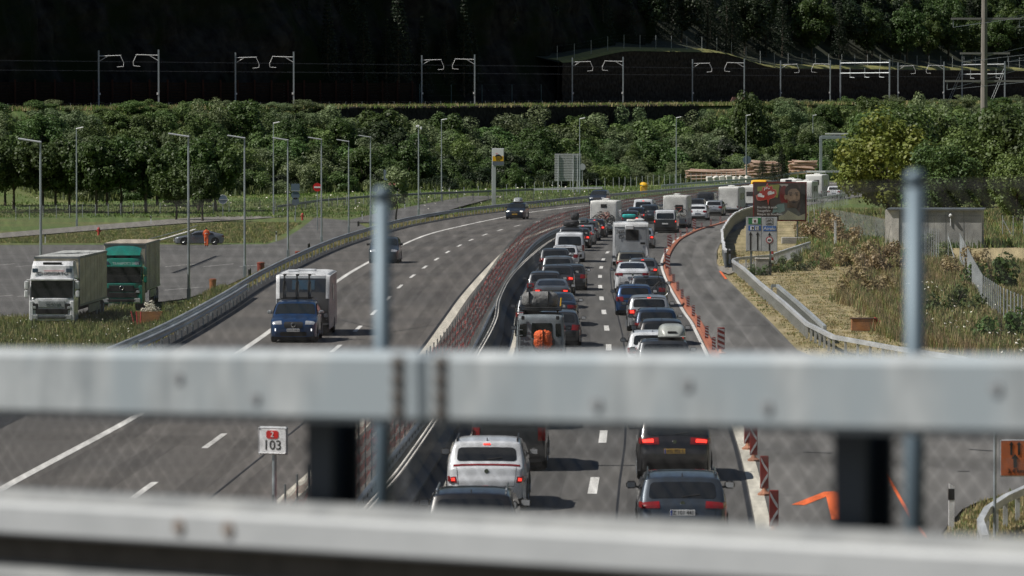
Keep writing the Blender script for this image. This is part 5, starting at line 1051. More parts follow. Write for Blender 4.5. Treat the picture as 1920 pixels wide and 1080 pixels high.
        for sg in (-1, 1):
            b = MB(); hw = B.Wf(ym, zs); b.box((sg * (hw + .13), ym, zs + .05), (.22, .12, .16), M=Matrix.Rotation(-sg * .25, 3, 'Z'), bev=.045); b.tube((sg * (hw - .04), ym + .02, zs), (sg * (hw + .08), ym + .02, zs + .01), .025, 5); q = b.build('mirror', o.get('mm', pm if o.get('mp', 0) else BLACK), r)
            MB().box((sg * (hw + .13), ym - .062, zs + .05), (.17, .006, .11), M=Matrix.Rotation(-sg * .25, 3, 'Z')).build('mirror_glass', HLM, q)
    # wheels
    wr = o.get('wr', {'suv': .35, 'off': .40, 'van': .34, 'camper': .34, 'caravan': .33}.get(kind, .33)); yl = (.19 * L, .81 * L) if kind != 'caravan' else (.42 * L,)
    if kind == 'camper': yl = (.24 * L, .84 * L)
    if kind == 'van': yl = (.2 * L, .83 * L)
    wm, rm = wheelmesh(wr, .24); b = MB()
    for y in yl:
        for sg in (-1, 1):
            x = sg * (B.Wf(y, .3 * Ht) - .115); q = link('wheel', wm, r, (x, y, wr), 0 if sg > 0 else pi); link('rim', rm, q)
            n = len(b.v); c = B.side(y, wr, sg); R_ = wr * 1.13; arc = []
            for i in range(15):
                a = lerp(-.25, pi + .25, i / 14); z = wr + R_ * sin(a); arc.append(B.side(y + R_ * cos(a), z, sg) + Vector((sg * .008, 0, 0)))
            b.v += arc; b.face(tuple(range(n, n + len(arc))))
    b.build('wheel_arch', UND, r)
    hw = W / 2; MB().box((0, L / 2, B.sill * .5 + .14), (W * .86, L * .93, B.sill + .04)).build('underbody', UND, r)
    if o.get('rails'):
        for sg in (-1, 1):
            b = MB(); x = sg * W * .5 * (1 - B.th) * .90; z = Ht * .985; b.tube((x, .17 * L, z), (x, .52 * L, z + .035), .022, 5); b.tube((x, .17 * L, z - .06), (x, .2 * L, z + .03), .022, 5); b.build('roof_rail', o.get('railm', CHROME), r)
    if o.get('wiper', kind in ('suv', 'hatch', 'van')): p = B.top(T(lo + .02), 0); p2 = B.top(T(lo + .05), .42); b = MB(); b.tube(p + Vector((0, -.02, 0)), p2 + Vector((0, -.025, 0)), .01, 4); b.build('wiper', BLACK, r)
    if o.get('box'):
        bm = o['box'] if not isinstance(o['box'], int) else mat('box_grey', (.30, .32, .31), .35, coat=.5); b = MB(); R_ = random.Random(1); rows = []; bl, bw_, bh = 1.9, o.get('bw', .88), .38; yc = .33 * L + .2
        for i in range(13):
            u = i / 12 * 2 - 1; e = (1 - abs(u) ** 5) ** .5 if abs(u) < 1 else 0; row = []
            for j in range(13):
                a = pi * j / 12; ca, sa = cos(a), sin(a); row.append(Vector((o.get('bx', 0) + bw_ / 2 * (abs(ca) ** .55) * (1 if ca > 0 else -1) * (.55 + .45 * e), yc + u * bl / 2, Ht + .09 + bh * (abs(sa) ** .6) * e)))
            rows.append(row)
        b.grid(rows); n = len(b.v); q = b.build('roof_box', bm, r, True); MB().box((o.get('bx', 0), yc, Ht + .07), (bw_ * 1.02, bl * 1.0, .05), bev=.02).build('box_base', bm, q); MB().box((o.get('bx', 0), yc - bl * .47, Ht + .22), (.3, .05, .07), bev=.01).build('box_handle', BLACK, q)
        b = MB(); [b.box((0, yc + s_ * .5, Ht + .02), (W * .66, .06, .04)) for s_ in (-1, 1)]; b.build('roof_bars', BLACK, r)
    return r, B
def heading(cv, y): return cv.dir(y)
LANE = Curve([(.3, 100), (1.9, 175), (3.8, 300), (5.3, 345), (7.6, 379), (11.2, 418), (16, 465), (20.9, 497), (26.5, 540), (38.5, 597)])
def away(name, kind, L, W, Ht, pm, label, px, py, o=None, cat='car', hd=None):
    p = P(px, py, 0); return vehicle(name, kind, L, W, Ht, pm, label, cat, p, hd or LANE.dir(p.y + L / 2), o)
def toward(name, kind, L, W, Ht, pm, label, px, py, o=None, cat='car'):
    p = P(px, py, 0); h = -LD.dir(p.y + L / 2); return vehicle(name, kind, L, W, Ht, pm, label, cat, p - h * L, h, o)
g = 'cars queueing on the right carriageway'
RAILK = BLACK
# left lane of the queue, from the railing outwards
away('suv', 'suv', 4.5, 1.83, 1.55, PBLK, 'black car just above the lower rail, with a small roof antenna', 882, 1073, dict(rails=1, railm=PSIL))
away('suv', 'suv', 4.25, 1.84, 1.6, PW, 'white compact crossover with lit corner brake lights and a thin red light bar', 912, 958, dict(lit=1, tl=(.40, .49, .84, .985), bar=.635, rails=1, railm=BLACK, pl=PLG, pt='GV 185TY', rw=(.70, .885), pz=.30, bz=.56, bm=PW))
away('minivan', 'van', 4.7, 1.9, 1.85, PDG, 'dark minivan with a yellow plate just under the railing beam', 954, 884, dict(pl=PLY, pt='XK 472 L', tl=(.42, .6, .8, .99)), cat='minivan')
away('car', 'hatch', 4.3, 1.8, 1.5, PDG, 'dark car hidden behind the railing beam ahead of the minivan', 972, 806)
r, B = away('off_road_car', 'off', 4.4, 1.75, 2.02, mat('grey_flat_paint', (.20, .23, .25), .45, coat=.3), 'boxy grey off road car with an orange bag strapped on its spare wheel', 1013, 697, dict(wr=.42, pz=.22, pf=-.4, pl=PLG))
MB().lathe((.12, -.02, 1.02), (0, -1, 0), [(.40, 0), (.41, .1), (.36, .2), (.2, .22)], 24).build('spare_wheel', TYRE, r, True); b = MB(); b.box((0, 2.2, 2.16), (1.5, 2.6, .05)); [b.box((x, 2.2, 2.09), (.05, 2.4, .12)) for x in (-.6, .6)]; [b.tube((x, .9, 2.25), (x, 3.4, 2.25), .03) for x in (-.76, .76)]; b.tube((-.76, .9, 2.25), (.76, .9, 2.25), .03); b.build('roof_rack', BLACK, r)
for x in (-.62, .62): MB().box((x, -.05, 1.93), (.12, .1, .14), bev=.02).build('work_light', BLACK, r)
b = MB(); b.tube((-.78, .0, .6), (-.78, -.02, 1.85), .02); [b.tube((-.84, -.05, z), (-.62, -.05, z), .015) for z in (.7, .9, 1.1, 1.3, 1.5, 1.7)]; b.build('ladder', STEELD, r)
def blob(name, m, c, d, seed, base, hd, label, cat, rough=.12, pinch=0):
    rz = atan2(-hd.x, hd.y); r = thing(name, label, cat, base + Matrix.Rotation(rz, 3, 'Z') @ Vector(c), rz); rows = []
    for i in range(15):
        th = pi * i / 14; row = []
        for j in range(25):
            ph = 2 * pi * j / 24; v = Vector((sin(th) * cos(ph), sin(th) * sin(ph), cos(th))); e = 3.5; k = (abs(v.x) ** e + abs(v.y) ** e + abs(v.z) ** e) ** (-1 / e); v *= k; v *= 1 + rough * noise.noise(Vector((v.x * 2.2 + seed, v.y * 2.2, v.z * 3)) * 1.0) + rough * .6 * noise.noise(v * 6 + Vector((seed, 0, 0)))
            if pinch: v.z *= 1 - .12 * (1 if abs(v.x - .05) < .06 else 0); 
            row.append(Vector((v.x * d[0] / 2, v.y * d[1] / 2, v.z * d[2] / 2)))
        rows.append(row)
    MB().grid(rows).build('cover', m, r, True); return r
hd = LANE.dir(164); bb = P(1013, 697, 0)
q = blob('orange_bag', ORB, (.10, -.36, 1.16), (.62, .30, .66), 3, bb, hd, 'orange duffel bag strapped to the spare wheel of the boxy off road car', 'bag', .16); MB().box((.0, -.0, 0), (.03, .33, .69)).build('strap', BLACK, q)
q = blob('roof_bag', BAG, (-.02, 1.7, 2.5), (1.32, .95, .62), 8, bb, hd, 'long grey folded roof tent bag on the rack of the boxy off road car', 'luggage bag', .07)
for x in (-.4, .3): MB().box((x, -.0, 0), (.04, .98, .64)).build('strap', BLACK, q)
q = thing('strap_hook', 'small yellow strap at the right end of the grey roof bag', 'strap', bb + Vector((.74, 1.2, 2.3))); MB().tube((0, 0, 0), (.02, 0, .3), .035).build('band', PYEL, q)
away('car', 'hatch', 4.4, 1.84, 1.45, PDG, 'dark car right of the boxy off road car with a blue reflecting roof', 1046, 651)
away('suv', 'suv', 4.6, 1.9, 1.66, PDG, 'dark estate with roof rails just beyond the grey roof bag', 1008, 633, dict(rails=1, railm=PSIL))
away('car', 'coupe', 4.8, 1.9, 1.44, PNAV, 'dark fastback with a wide blue reflecting rear window', 1044, 612, dict(rw=(.79, .965)))
away('car', 'coupe', 4.7, 1.88, 1.40, PMG, 'grey muscle coupe with triple bar red tail lights', 1034, 579, dict(lit=1, hb=0, tl=(.56, .67, .58, .96)))
away('suv', 'hatch', 4.4, 1.82, 1.55, PDG, 'dark hatchback peeking out left of the grey coupe', 1021, 567)
away('suv', 'suv', 4.5, 1.84, 1.65, PDG, 'dark upright car with one red light showing right of its tailgate', 1045, 556, dict(lit=1, hb=0))
away('car', 'hatch', 4.4, 1.82, 1.42, PDG, 'dark saloon with a round right mirror at the dashed line', 1069, 545)
away('suv', 'suv', 4.5, 1.86, 1.65, PMG, 'grey crossover with a lit left tail light and silver bumper', 1046, 536, dict(lit=1, hb=0))
away('suv', 'suv', 4.6, 1.86, 1.6, PDG, 'dark grey car with a black roof directly below the white van', 1040, 516)
away('car', 'hatch', 4.2, 1.8, 1.45, PW, 'small white car tucked against the right side of the white van', 1059, 503.5)
away('van', 'van', 5.2, 1.95, 1.97, PW, 'white passenger van with one big dark rear window', 1068, 492, dict(rw=(.56, .86)), cat='van')
r, B = away('suv', 'suv', 4.6, 1.86, 1.7, PDG, 'dark car ahead of the white van carrying black roof luggage', 1070, 471)
bb = P(1070, 471, 0); hd = LANE.dir(328); blob('roof_luggage', mat('black_bag', (.03, .03, .035), .6, bump=.5), (-.0, 1.8, 1.95), (1.15, 1.3, .5), 5, bb, hd, 'wide black bag on the roof of the dark car ahead of the white van', 'luggage bag'); blob('roof_luggage', mat('black_bag', (.03, .03, .035), .6), (.25, 2., 2.45), (.6, .8, .55), 9, bb, hd, 'rounded black bag stacked on the wide black roof bag', 'luggage bag')
away('car', 'hatch', 4.2, 1.8, 1.5, PBLK, 'black car with a lit brake light right of the car with roof luggage', 1084, 466, dict(lit=1, hb=0))
away('suv', 'suv', 4.5, 1.84, 1.55, PSIL, 'silver estate with a dark roof box and lit brake lights', 1092, 459.5, dict(lit=1, box=mat('box_dark', (.06, .07, .075), .3, coat=.5), rails=1))
away('suv', 'suv', 4.4, 1.84, 1.6, PMG, 'grey car half hidden in front of the silver estate with roof box', 1100, 452, dict())
away('car', 'hatch', 4.2, 1.8, 1.52, PBLK, 'dark hatchback with lit lights in front of the motorhome carrying bicycles', 1114, 446, dict(lit=1))
def camper(px, py, L, W, Ht, label, o, name='motorhome', kind='camper', pm=None, hd=None, lower=None):
    r, B = away(name, kind, L, W, Ht, pm or PMH, label, px, py, o, 'motorhome' if name == 'motorhome' else name, hd)
    b = MB(); z = .17 * Ht
    MB().box((0, -.05, z), (W * .94, .14, .16), bev=.04).build('bumper', o.get('bumper', lower or PCG), r)
    if lower:
        for sg in (-1, 1): b = MB(); B.patch(lambda y, z, sg=sg: B.side(y, z, sg), .1, L * .88, .12 * Ht, .3 * Ht, 6, 3, .01, mb=b); b.build('side_skirt', lower, r)
        B.patch(B.top, B.t_at(.13), B.t_at(.30), -.97, .97, 3, 8, .01).build('rear_skirt', lower, r)
    if 'win' in o:
        a, c, d, e = o['win']; q = B.patch(B.top, B.t_at(d), B.t_at(e), a, c, 3, 6, .02).build('window', mat('camper_window', (.03, .03, .032), .15), r); B.patch(B.top, B.t_at(d - .012), B.t_at(e + .012), a - .025, c + .025, 3, 6, .012).build('window_frame', mat('win_frame', (.06, .06, .06), .5), q)
    for y in (.3, .55): MB().box((0, y * L, Ht + .06), (.5, .5, .12), bev=.04).build('roof_vent', PMH, r)
    b = MB()
    for sg in (-1, 1):
        for y0, y1 in ((.22, .38), (.5, .66)): b.grid([[B.side(lerp(y0, y1, i / 2) * L, lerp(.5, .75, j / 2) * Ht, sg) + Vector((sg * .008, 0, 0)) for j in range(3)] for i in range(3)])
    b.build('side_window', GLASS, r)
    for f in (-.955, .955): B.patch(B.top, B.t_at(.16), B.t_at(.90), f - .02, f + .02, 8, 1, .014).build('corner_trim', WHT if not o.get('trim') else o['trim'], r)
    return r, B
def bicycle(name, label, base, hd, col, sc=1., grp=None, off=(0, 0, 0), ang=0, front=True):
    rz = atan2(-hd.x, hd.y) + ang; r = thing(name, label, 'bicycle', base + Matrix.Rotation(atan2(-hd.x, hd.y), 3, 'Z') @ Vector(off), rz, grp); r.scale = (sc,) * 3; R_ = .34
    for x in (-.53, .53):
        if x > 0 and not front: continue
        b = MB(); b.ring((x, 0, R_), (0, 1, 0), R_ - .02, .024, 24, 5); w_ = b.build('wheel', TYRE, r, True); b = MB(); [b.tube((x, 0, R_), (x + cos(a) * .31, 0, R_ + sin(a) * .31), .003, 3) for a in [k * pi / 6 for k in range(12)]]; b.ring((x, 0, R_), (0, 1, 0), .30, .012, 20, 4); b.build('rim', RIM, w_)
    f = MB(); bbk = (-.08, 0, .28); st = (-.22, 0, .80); hd_ = (.36, 0, .84)
    f.tube(bbk, st, .02); f.tube(bbk, (.38, 0, .72), .024); f.tube(st, hd_, .02); f.tube((-.53, 0, R_), bbk, .014); f.tube((-.53, 0, R_), (-.2, 0, .74), .012); f.build('frame', col, r)
    f = MB(); f.tube((.35, 0, .9), (.53, 0, R_), .018); f.build('fork', BLACK, r); f = MB(); f.tube((.34, -.28, .98), (.34, .28, .98), .015); f.tube((.34, 0, .98), (.36, 0, .84), .02); f.build('handlebar', BLACK, r)
    MB().box((-.25, 0, .93), (.26, .13, .06), bev=.02).build('saddle', BLACK, r); f = MB(); f.tube(st, (-.24, 0, .92), .014); f.build('seat_post', STEELD, r); f = MB(); f.ring((-.08, -.04, .28), (0, 1, 0), .09, .012, 14, 4); f.box((-.08, -.06, .2), (.03, .02, .17)); f.box((-.08, .06, .36), (.03, .02, .17)); f.build('crankset', STEELD, r)
    return r
hd = LANE.dir(382); r, B = camper(1132, 440.5, 6.6, 2.3, 2.85, 'white motorhome with several bicycles hung on its rear wall', dict(win=(-.2, .2, .8, .88)), lower=None); bb = P(1132, 440.5, 0)
MB().box((0, -.25, .55), (1.9, .5, .08)).build('bike_rack', STEELD, r)
for i, (c, z, x, s_) in enumerate([(mat('bike_orange', (.7, .2, .08), .4), 1.0, .0, 1.), (BLACK, .85, -.12, 1.05), (mat('bike_red', (.5, .08, .05), .4), .95, .15, .95), (BLACK, 0.75, .1, 1.)]): bicycle('bicycle', ['orange bicycle', 'black bicycle', 'red bicycle', 'second dark bicycle'][i] + ' among those on the rear of the white motorhome', bb, hd, c, s_, 'bicycles on the motorhome rack', (x, -.12 - .14 * i, z))
away('van', 'van', 5.3, 1.98, 2.02, PW, 'white van with a dark wide window beyond the left lane cars', 1206, 412.5, dict(lit=1, rw=(.56, .86)), cat='van')
r, B = away('car', 'hatch', 4.2, 1.8, 1.55, PDG, 'dark car with a turquoise load on its rear, left of the blue grey cars', 1179, 427.5, dict(lit=1, hb=0)); b = P(1179, 427.5, 0); q = blob('turquoise_bag', PTEAL, (.05, -.22, 1.05), (1.2, .3, .35), 4, b, LANE.dir(405), 'turquoise bag hung on the rear of a dark car', 'bag')
away('car', 'hatch', 4.4, 1.84, 1.55, PNAV, 'navy car with a red brake light left of the blue grey crossover', 1191, 420, dict(lit=1, hb=0))
away('suv', 'suv', 4.6, 1.88, 1.7, PBG, 'blue grey crossover in front of the white van', 1216, 417.5)
away('suv', 'suv', 4.6, 1.86, 1.62, PDG, 'dark car right behind the far dark van', 1303, 401.5, dict(lit=1, hb=0))
away('van', 'van', 5., 1.95, 1.98, PDG, 'large dark van at the far end of the left lane queue', 1322, 394.5, cat='van')
# right lane of the queue
away('car', 'suv', 4.75, 1.88, 1.5, PBG, 'blue grey estate with a chrome strip and pale plate, nearest in the right lane', 1280, 1030, dict(rails=1, railm=PBG, pl=PLW, pt='Z 101 441', tl=(.56, .65, .55, .985), pz=.50, bz=.62, bm=PDG))
away('suv', 'suv', 4.4, 1.84, 1.62, PBLK, 'glossy black car with lit red tail lights and a yellow plate', 1265, 903, dict(lit=1, hb=0, pl=PLY, pt='KG 702 S', tl=(.56, .66, .46, .97), pz=.46))
away('suv', 'suv', 4.4, 1.86, 1.62, PDG, 'dark car with a pale roof box just above the railing beam', 1245, 728, dict(box=mat('box_pale', (.36, .38, .36), .35, coat=.4), bx=.28, bw=.92))
away('suv', 'suv', 4.3, 1.84, 1.55, PW, 'white car with a black roof tail behind the pale roof box', 1224, 704, dict(rails=1, railm=BLACK))
away('car', 'hatch', 4.3, 1.85, 1.5, PBLK, 'dark hatchback with a large roof spoiler behind the pale roof box car', 1241, 674, dict(lit=1, hb=0))
away('car', 'hatch', 4.4, 1.82, 1.48, PNAV, 'dark car ahead of the spoiler hatchback, mostly hidden', 1231, 648)
away('suv', 'hatch', 4.2, 1.88, 1.55, PSIL, 'silver hatchback with a lit high brake light', 1217, 622, dict(lit=1))
away('car', 'hatch', 4.1, 1.78, 1.44, PBLU, 'bright blue hatchback left of the silver one', 1190, 592)
r, B = away('car', 'suv', 4.5, 1.84, 1.5, PDG, 'dark estate carrying a bicycle on its rear rack', 1216, 576); b = P(1216, 576, 0); MB().box((0, -.35, .6), (1.2, .45, .06)).build('bike_rack', STEELD, r)
bicycle('bicycle', 'black mountain bike on the rear rack of the dark estate', b, LANE.dir(225), mat('bike_frame_dark', (.03, .03, .03), .3), 1.05, None, (.12, -.42, .52))
away('car', 'coupe', 4.75, 1.92, 1.60, PW, 'white fastback crossover with a long dark rear window', 1186, 549, dict(rw=(.80, .965), tl=(.57, .66, .62, .985), pz=.5))
away('car', 'suv', 4.3, 1.8, 1.48, PMG, 'grey compact with a lit high brake light by the large beacon', 1205, 534, dict(lit=1, rails=1, railm=BLACK))
away('car', 'suv', 4.6, 1.84, 1.5, PBEI, 'greenish beige estate right behind the motorhome with dark window', 1184, 519, dict(rails=1, railm=CHROME))
hd = LANE.dir(295); r, B = camper(1183, 499, 6.9, 2.3, 2.78, 'grey and white motorhome lettered Just go with a dark rear window', dict(win=(-.28, .42, .60, .82), trim=WHT), pm=mat('camper_silver', (.36, .38, .40), .4))
B.patch(B.top, B.t_at(.9), B.t_at(.99), -.98, .98, 3, 10, .03).build('roof_cap', WHT, r); text('Just', .36, B.top(B.t_at(.80), -.62) + Vector((0, -.03, 0)), FR, BLACK, r, sx=.9); text('go', .36, B.top(B.t_at(.69), -.55) + Vector((0, -.03, 0)), FR, BLACK, r, sx=.9); MB().box((.75, -.03, 1.45), (.3, .015, .13)).build('emblem', BLACK, r)
MB().box((-.1, -.07, 2.47), (.52, .1, .26), bev=.03).build('camera_housing', SIGNW, r)
for sg in (-1, 1): MB().prism([(-.1, .3), (.14, .3), (.14, 1.3), (.05, 1.1)] if sg < 0 else [(.1, .3), (-.14, .3), (-.14, 1.3), (-.05, 1.1)], (sg * 1.08, -.06, 0), (1, 0, 0), (0, 0, 1), .04).build('corner_wing', WHT, r)
MB().lathe((.55, 2.3, 2.85), (0, 0, 1), [(.3, 0), (.33, .08), (.2, .13)], 16).build('roof_dome', WHT, r)
away('car', 'hatch', 4.4, 1.82, 1.5, PSIL, 'silver car showing past the right side of the Just go motorhome', 1204, 466, dict(lit=1, hb=0))
r, B = away('van', 'van', 4.95, 1.92, 1.97, PDG, 'two tone van, white above and dark grey below', 1247, 437, dict(rw=(.60, .85), tl=(.42, .56, .88, .99), lit=1, hb=0, pl=PLW), cat='van'); 
B.patch(B.top, B.t_at(.585), B.t_at(.985), -.985, .985, 8, 14, .006).build('white_upper_panel', PW, r, True)
hd = LANE.dir(405); r, B = camper(1266, 428, 6.6, 2.2, 2.9, 'white motorhome with a reddish bicycle beside its small square window', dict(win=(.02, .62, .50, .70)), lower=PCG); b = P(1266, 428, 0)
MB().box((.1, -.22, 1.25), (1.5, .4, .05)).build('bike_rack', STEELD, r); bicycle('bicycle', 'red bicycle hung on the motorhome with the square window', b, hd, mat('bike_red', (.5, .08, .05), .4), .95, None, (.25, -.25, 1.05))
away('suv', 'suv', 4.7, 1.88, 1.55, PW, 'white crossover with a dark lower bumper right of the two tone van', 1308, 413.5, dict(bm=BLACK, rw=(.71, .87)))
away('suv', 'suv', 4.7, 1.86, 1.58, PSIL, 'silver estate between the white crossover and the plain white motorhome', 1338, 405, dict(rails=1))
hd = LANE.dir(490); camper(1366, 399.5, 6.5, 2.2, 2.75, 'plain white motorhome with dark vertical lines on its rear', dict(trim=PCG, lit=0), lower=None)
camper(1407, 394.5, 6., 2.2, 2.65, 'white motorhome half hidden behind the billboard, next to the plain one', dict(win=(-.4, .4, .6, .75)), lower=PDG)
away('bus', 'van', 6.5, 2.1, 2.6, PYEL, 'yellow van roof rising behind the left edge of the billboard', 1422, 377, dict(wiper=0), cat='van')
camper(1478, 369.5, 6.5, 2.2, 2.35, 'white low motorhome with a dark roof panel behind the billboard', dict(win=(-.35, .4, .86, .95)))
camper(1507, 379, 5.6, 2.1, 2.55, 'white caravan emerging right of the billboard', dict(win=(-.55, -.1, .6, .8)), name='caravan', kind='caravan')
camper(1526, 370, 6.8, 2.25, 2.95, 'colourfully marked white motorhome at the far end of the road', dict(win=(.0, .6, .55, .75)))
away('suv', 'suv', 4.5, 1.84, 1.6, PW, 'white car with red lights last in the far right lane', 1563, 372.5, dict())
# left carriageway, towards the camera
r, B = toward('suv', 'suv', 4.64, 1.9, 1.66, PBLU, 'blue crossover with bicycles on its roof towing a caravan', 550, 643, dict(pl=PLW, pt2='RO13 MRX', drl=1, mm=PSIL, rails=1)); org = r.matrix_basis.copy()
b0 = P(550, 643, 0); h = -LD.dir(b0.y + 2)
b = MB(); [b.box((0, y, 1.72), (1.25, .06, .05)) for y in (1.4, 2.5)]; b.build('roof_bars', BLACK, r)
base = b0 - h * 4.64
for i, x in enumerate((-.52, .0, .5)): bicycle('bicycle', ['dark bicycle standing on the blue car roof, on the camera left', 'dark bicycle standing in the middle of the blue car roof', 'dark bicycle standing on the blue car roof, nearest the caravan door side'][i], base, h, BLACK, 1., 'bicycles on the roof of the blue car', (-x, 2.0, 1.74), pi / 2)
cp = b0 - h * 6.2; h2 = (h + Vector((-.0, 0, 0))).normalized(); L_ = 6.2
r, B = vehicle('caravan', 'caravan', L_, 2.3, 2.62, PCG, 'grey fronted white roofed caravan behind the blue crossover', 'caravan', cp - h2 * L_, h2, dict())
B.patch(B.top, B.t_at(.985), B.t_at(.96, False), -1, 1, 12, 12, .012).build('roof_panel', WHT, r, True)
for f in (-.93, .93): B.patch(B.top, B.t_at(.60, False), B.t_at(.985, False), f - .06, f + .06, 6, 2, .02).build('front_trim', WHT, r, True)
q = B.patch(B.top, B.t_at(.70, False), B.t_at(.92, False), -.86, .86, 5, 10, .014).build('front_panel', PDG, r, True); B.patch(B.top, B.t_at(.74, False), B.t_at(.89, False), -.45, .4, 4, 6, .025).build('window', mat('caravan_window', (.05, .09, .13), .1), q)
B.patch(B.top, B.t_at(.2, False), B.t_at(.71, False), -.97, .97, 5, 10, .012).build('lower_panel', mat('caravan_dark', (.06, .06, .062), .5), r, True)
for sg in (-1, 1): b = MB(); b.grid([[B.side(lerp(.5, .66, i / 2) * L_, lerp(.55, .8, j / 2) * 2.62, sg) + Vector((sg * .01, 0, 0)) for j in range(3)] for i in range(3)]); b.build('side_window', GLASS, r)
b = MB(); b.tube((0, L_, .45), (0, L_ + 1.4, .45), .06); b.build('tow_bar', STEELD, r); MB().box((.0, 3, 2.68), (.8, .6, .1), bev=.03).build('roof_vent', PW, r); MB().box((.5, 4.2, 2.68), (.5, .4, .1), bev=.03).build('roof_vent', PW, r)
toward('suv', 'suv', 4.8, 1.95, 1.68, PBG, 'dark blue grey crossover driving behind the blurred fence post', 719, 494, dict(drl=0))
toward('suv', 'suv', 4.5, 1.86, 1.62, PNAV, 'navy car with headlights on and a pale roof box', 965, 411.5, dict(hl=1, pl2=PLY, box=mat('box_silver', (.38, .41, .42), .3, coat=.5), bw=.8))
toward('suv', 'suv', 4.8, 1.95, 1.8, PNAV, 'dark navy off road car half hidden behind the motorhome with bicycles', 1119, 385.5)
# parked car and worker
p = P(374, 459, LOT + .035); h = Vector((-1, -.16, 0)).normalized(); p = p - h * 2.3
vehicle('parked_car', 'coupe', 4.72, 1.86, 1.38, paint('parked_silver', (.22, .24, .27), .45), 'silver blue coupe parked side on beside the grass', 'car', p, h, dict(pl2=PLW, wr=.35))
# lorries
def lorry(name, label, front, L, W, hb, hc, col, side, roof, o):
    r = thing(name, label, 'lorry', front, o.get('rz', 0)); B_ = MB()       # local: y = 0 at the cab front, body runs to +y, x right
    y0 = 2.3; b = MB(); b.box((0, y0 + (L - y0) / 2, (1.1 + hb) / 2), (W, L - y0, hb - 1.1), bev=.03); RB = b
    MB().box((0, y0 + (L - y0) / 2, hb + .012), (W * .99, (L - y0) * .995, .03)).build('roof_sheet', roof, r)
    b = MB()
    for z in (1.1, hb - .04): b.box((W / 2 + .01, y0 + (L - y0) / 2, z), (.04, L - y0, .12)); b.box((-W / 2 - .01, y0 + (L - y0) / 2, z), (.04, L - y0, .12))
    R3 = random.Random(int(L * 7)); yy_ = y0 + .3
    while yy_ < L - .3: RB.box((W / 2 + .008, yy_, (1.1 + hb) / 2), (.02, .035, hb - 1.1)); yy_ += R3.uniform(.5, 2.4)
    RB.build('cargo_box', side, r)
    b.box((0, y0 - .01, hb - .05), (W, .06, .1)); b.box((W / 2, y0 - .01, (1.1 + hb) / 2), (.08, .06, hb - 1.1)); b.build('box_frame', STEELD, r)
    MB().box((0, L / 2 + 1, .8), (1.0, L - 2.5, .35)).build('chassis', UND, r)
    MB().box((W / 2 - .05, L * .62, .75), (.05, L * .35, .45)).build('side_guard', STEELD, r)
    # cab
    b = MB(); rows = []
    pr = [(0.02, .35), (-.02, .5), (0, 1.55), (.05, 1.62), (.16, 2.55), (.22, 2.7), (.32, hc - .25), (.6, hc), (1.9, hc), (2.05, hc - .1), (2.05, .8), (2.05, .4)]
    for y, z in pr:
        n = 13; row = []
        for i in range(n):
            f = i / (n - 1) * 2 - 1; tap = 1 - (.10 * max(0, (z - 2.7) / (hc - 2.7)) if z > 2.7 else 0); c = .16 * abs(f) ** 6 if y < .7 else 0; row.append(Vector((f * W / 2 * .98 * tap, y + c, z)))
        rows.append(row)
    b.grid(rows)
    for sg in (0, -1): b.grid([[rw[sg], Vector((rw[sg].x, max(rw[sg].y, .0) if 0 else rw[sg].y, .4)) if 0 else Vector((rw[sg].x, 2.05, rw[sg].z))] for rw in rows])
    b.build('cab', col, r, False)
    for sg in (-1, 1): MB().box((sg * W * .49, .95, 1.05), (.05, 1.8, 1.3), bev=.02).build('door', o.get('door', col), r)
    for sg in (-1, 1): MB().box((sg * (W * .49 + .02), .85, 2.15), (.03, 1.0, .75), bev=.01).build('side_window', GLASS, r)
    def fp(f0, f1, z0, z1, yy, m, name, th=.05): return MB().box(((f0 + f1) / 2 * W / 2, yy, (z0 + z1) / 2), ((f1 - f0) * W / 2, th, z1 - z0), M=Matrix.Rotation(radians(-6 if z0 > 1.55 and z1 < 2.8 else 0), 3, 'X'), bev=min(.03, (z1 - z0) * .2)).build(name, m, r)
    fp(-.93, .93, 1.62, 2.58, .085, GLASS, 'windscreen'); q = fp(-.96, .96, 2.56, 2.68, .10, o.get('visor', col), 'sun_visor', .25)
    fp(-.72, .72, .72, 1.02, -.035, BLACK, 'grille'); fp(-.60, .60, 1.08, 1.46, -.02, o.get('panel', col), 'front_panel'); fp(-.7, .7, .45, .62, -.05, o.get('low', BLACK), 'lower_grille')
    for sg in (-1, 1):
        a, c = sorted((sg * .60, sg * .90)); q = fp(a, c, .95, 1.3, -.02, BLACK, 'headlight'); q2 = MB().box(((a + c) / 2 * W / 2 + sg * .04, -.055, 1.08), (.22, .03, .14), bev=.02).build('lamp', HLM, q)
        fp(a, c, .42, .68, -.05, mat('lorry_fog', (.4, .42, .42), .3), 'fog_light'); fp(*sorted((sg * .82, sg * 1.0)), .35, 1.45, -.0, col, 'corner_panel', .1)
        a, c = sorted((sg * .62, sg * .88)); q = fp(a, c, hc - .62, hc - .38, .22, mat('lorry_lamp', (.05, .08, .12), .2), 'roof_lamp'); 
        b = MB(); b.box((sg * (W / 2 + .16), .15, 2.32), (.24, .14, .48), bev=.05); b.box((sg * (W / 2 + .17), .15, 1.83), (.24, .14, .42), bev=.05); b.tube((sg * W * .46, .2, 2.6), (sg * (W / 2 + .15), .15, 2.6), .03); q = b.build('mirror', o.get('mir', WHT), r)
    fp(-.42, .42, hc - .18, hc - .04, .40, BLACK, 'roof_slot')
    for y, n_ in ((.95, .52), (L * .70, .52), (L * .80, .52), (L * .90, .52)):
        wm, rm = wheelmesh(.5, .3)
        for sg in (-1, 1): w_ = link('wheel', wm, r, (sg * (W / 2 - .18), y, .5), 0 if sg > 0 else pi); link('rim', rm, w_)
    return r
